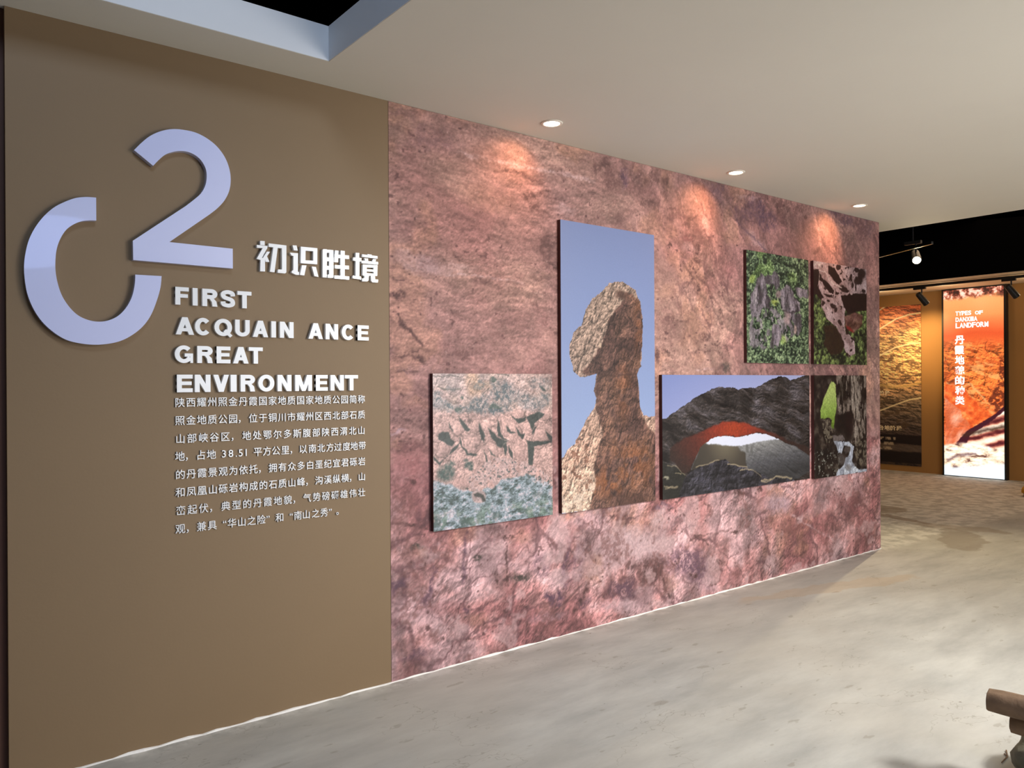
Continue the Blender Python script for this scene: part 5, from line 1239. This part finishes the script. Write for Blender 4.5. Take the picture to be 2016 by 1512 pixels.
lamp('wall_wash', 'SPOT', (12.55, 2.34, 2.85), 105, (1.0, 0.68, 0.30), (13.5, 2.34, 2.15), spot_size=R(62), spot_blend=1.0, shadow_soft_size=0.05)
lamp('wall_wash', 'SPOT', (12.55, 3.1, 2.85), 50, (1.0, 0.72, 0.46), (13.5, 3.0, 2.1), spot_size=R(80), spot_blend=1.0, shadow_soft_size=0.05)
lamp('far_room_light', 'AREA', (11.0, 0.5, 3.9), 48, (1.0, 0.70, 0.44), (10.5, 0.8, 0.0), shape='RECTANGLE', size=2.0, size_y=3.0)

# ------------------------------------------------------------------ stacked logs on a stone, lower right
def log(a, b, ra, rb, label, seed, group='brown logs laid on the stone'):
    rnd = random.Random(seed)
    a, b = Vector(a), Vector(b)
    ax = (b - a)
    L = ax.length
    d = ax.normalized()
    e = d.orthogonal().normalized()
    g = d.cross(e)
    seg, n = 28, 26
    mb = MB()
    ph = [rnd.uniform(0, 6.28) for _ in range(8)]
    for i in range(n + 1):
        s = i / n
        rr = ra + (rb - ra) * s
        if i in (0, n):
            rr *= 0.94
        bend = 0.012 * math.sin(s * 3.0 + ph[0])
        for k in range(seg):
            th = 2 * math.pi * k / seg
            q = rr * (1 + 0.05 * math.sin(2 * th + ph[1]) + 0.03 * math.sin(5 * th + ph[2] + 2 * s) + 0.02 * math.sin(9 * th + ph[3] + s * 7) + 0.03 * math.exp(-((s - 0.35) / 0.03) ** 2) + rnd.uniform(-0.012, 0.012))
            mb.v.append(tuple(d * (L * s) + e * (q * math.cos(th) + bend) + g * (q * math.sin(th))))
    for i in range(n):
        for k in range(seg):
            k2 = (k + 1) % seg
            mb.f.append((i * seg + k, i * seg + k2, (i + 1) * seg + k2, (i + 1) * seg + k))
    t = thing('log', label, 'log', a, group)
    mb.build('bark', M['bark'], t, smooth=True)
    for s, name in ((0, 'cut_end'), (n, 'cut_end')):
        m2 = MB()
        ring = [mb.v[s * seg + k] for k in range(seg)]
        c = Vector((0, 0, 0))
        for p_ in ring:
            c += Vector(p_)
        c /= seg
        off = d * (-0.002 if s == 0 else 0.002)
        m2.v = [tuple(Vector(p_) * 0.999 + off * 0.5) for p_ in ring] + [tuple(c + (Vector(p_) - c) * 0.5 + off) for p_ in ring] + [tuple(c + off)]
        for k in range(seg):
            k2 = (k + 1) % seg
            q1, q2 = (k, k2, seg + k2, seg + k), (seg + k, seg + k2, 2 * seg)
            m2.f += [q1[::-1], q2[::-1]] if s == 0 else [q1, q2]
        m2.build(name, M['bark'], t)
log((3.287, -2.337, 0.330), (3.42, -3.45, 0.330), 0.046, 0.052, 'upper brown log, lying on top of the other one at the lower right', 3)
log((3.345, -2.392, 0.229), (3.44, -3.40, 0.229), 0.043, 0.048, 'lower brown log, squeezed between the upper log and the stone', 5)


def stone(loc, size, label, seed):
    rnd = np.random.RandomState(seed)
    n, seg = 20, 32
    mb = MB()
    ph = rnd.rand(12) * 6.28
    for i in range(n + 1):
        fi = math.pi * i / n
        for k in range(seg):
            th = 2 * math.pi * k / seg
            x, y, z = math.sin(fi) * math.cos(th), math.sin(fi) * math.sin(th), math.cos(fi)
            q = 1 + 0.10 * math.sin(3 * x + ph[0]) * math.sin(2.6 * y + ph[1]) + 0.07 * math.sin(6 * z + 4 * x + ph[2]) + 0.05 * math.sin(9 * y + 5 * z + ph[3]) + 0.03 * math.sin(17 * x + ph[4]) * math.sin(15 * z + ph[5])
            w = lambda v, e_: math.copysign(abs(v) ** e_, v)
            mb.v.append((w(x, .75) * q * size[0], w(y, .75) * q * size[1], max(w(z, .7) * q * size[2] + size[2], 0.0)))
    for i in range(n):
        for k in range(seg):
            k2 = (k + 1) % seg
            mb.f.append((i * seg + k, (i + 1) * seg + k, (i + 1) * seg + k2, i * seg + k2))
    o = mb.build('stone', M['stone'], None, smooth=True)
    o.location = loc
    o['label'], o['category'] = label, 'stone'
stone((3.52, -2.57, 0.0), (0.175, 0.21, 0.083), 'grey-green stone under the two logs at the lower right corner', 2)


t_ = MB()
for a, b_ in (((3.62, -2.274, 0.004), (3.566, -2.298, 0.004)), ((3.566, -2.298, 0.004), (3.49, -2.303, 0.004)), ((3.579, -2.281, 0.004), (3.566, -2.298, 0.004))):
    t_.cyl(a, b_, 0.003, 0.002, 6)
tw = t_.build('twig', M['bark'])
tw['label'], tw['category'] = 'tiny dark forked twig lying on the floor beside the grey-green stone', 'twig'

# small yellow rounded thing on the far floor, cut by the right edge of the frame
mb = MB()
n, seg = 10, 20
for i in range(n + 1):
    s = i / n
    rr = 0.20 * (1 - s ** 3) ** 0.5 if s < 1 else 0.0
    for k in range(seg):
        th = 2 * math.pi * k / seg
        mb.v.append((rr * math.cos(th), rr * math.sin(th), 0.05 + 0.13 * s))
for i in range(n):
    for k in range(seg):
        k2 = (k + 1) % seg
        mb.f.append((i * seg + k, i * seg + k2, (i + 1) * seg + k2, (i + 1) * seg + k))
t = thing('floor_cushion', 'small yellow rounded thing on the floor at the far right edge', 'cushion', (11.85, 0.245, 0.0))
mb.build('cover', M['yellow'], t, smooth=True)
MB().cyl((0, 0, 0), (0, 0, 0.055), 0.17, 0.18, 20).build('base', M['metal_black'], t)
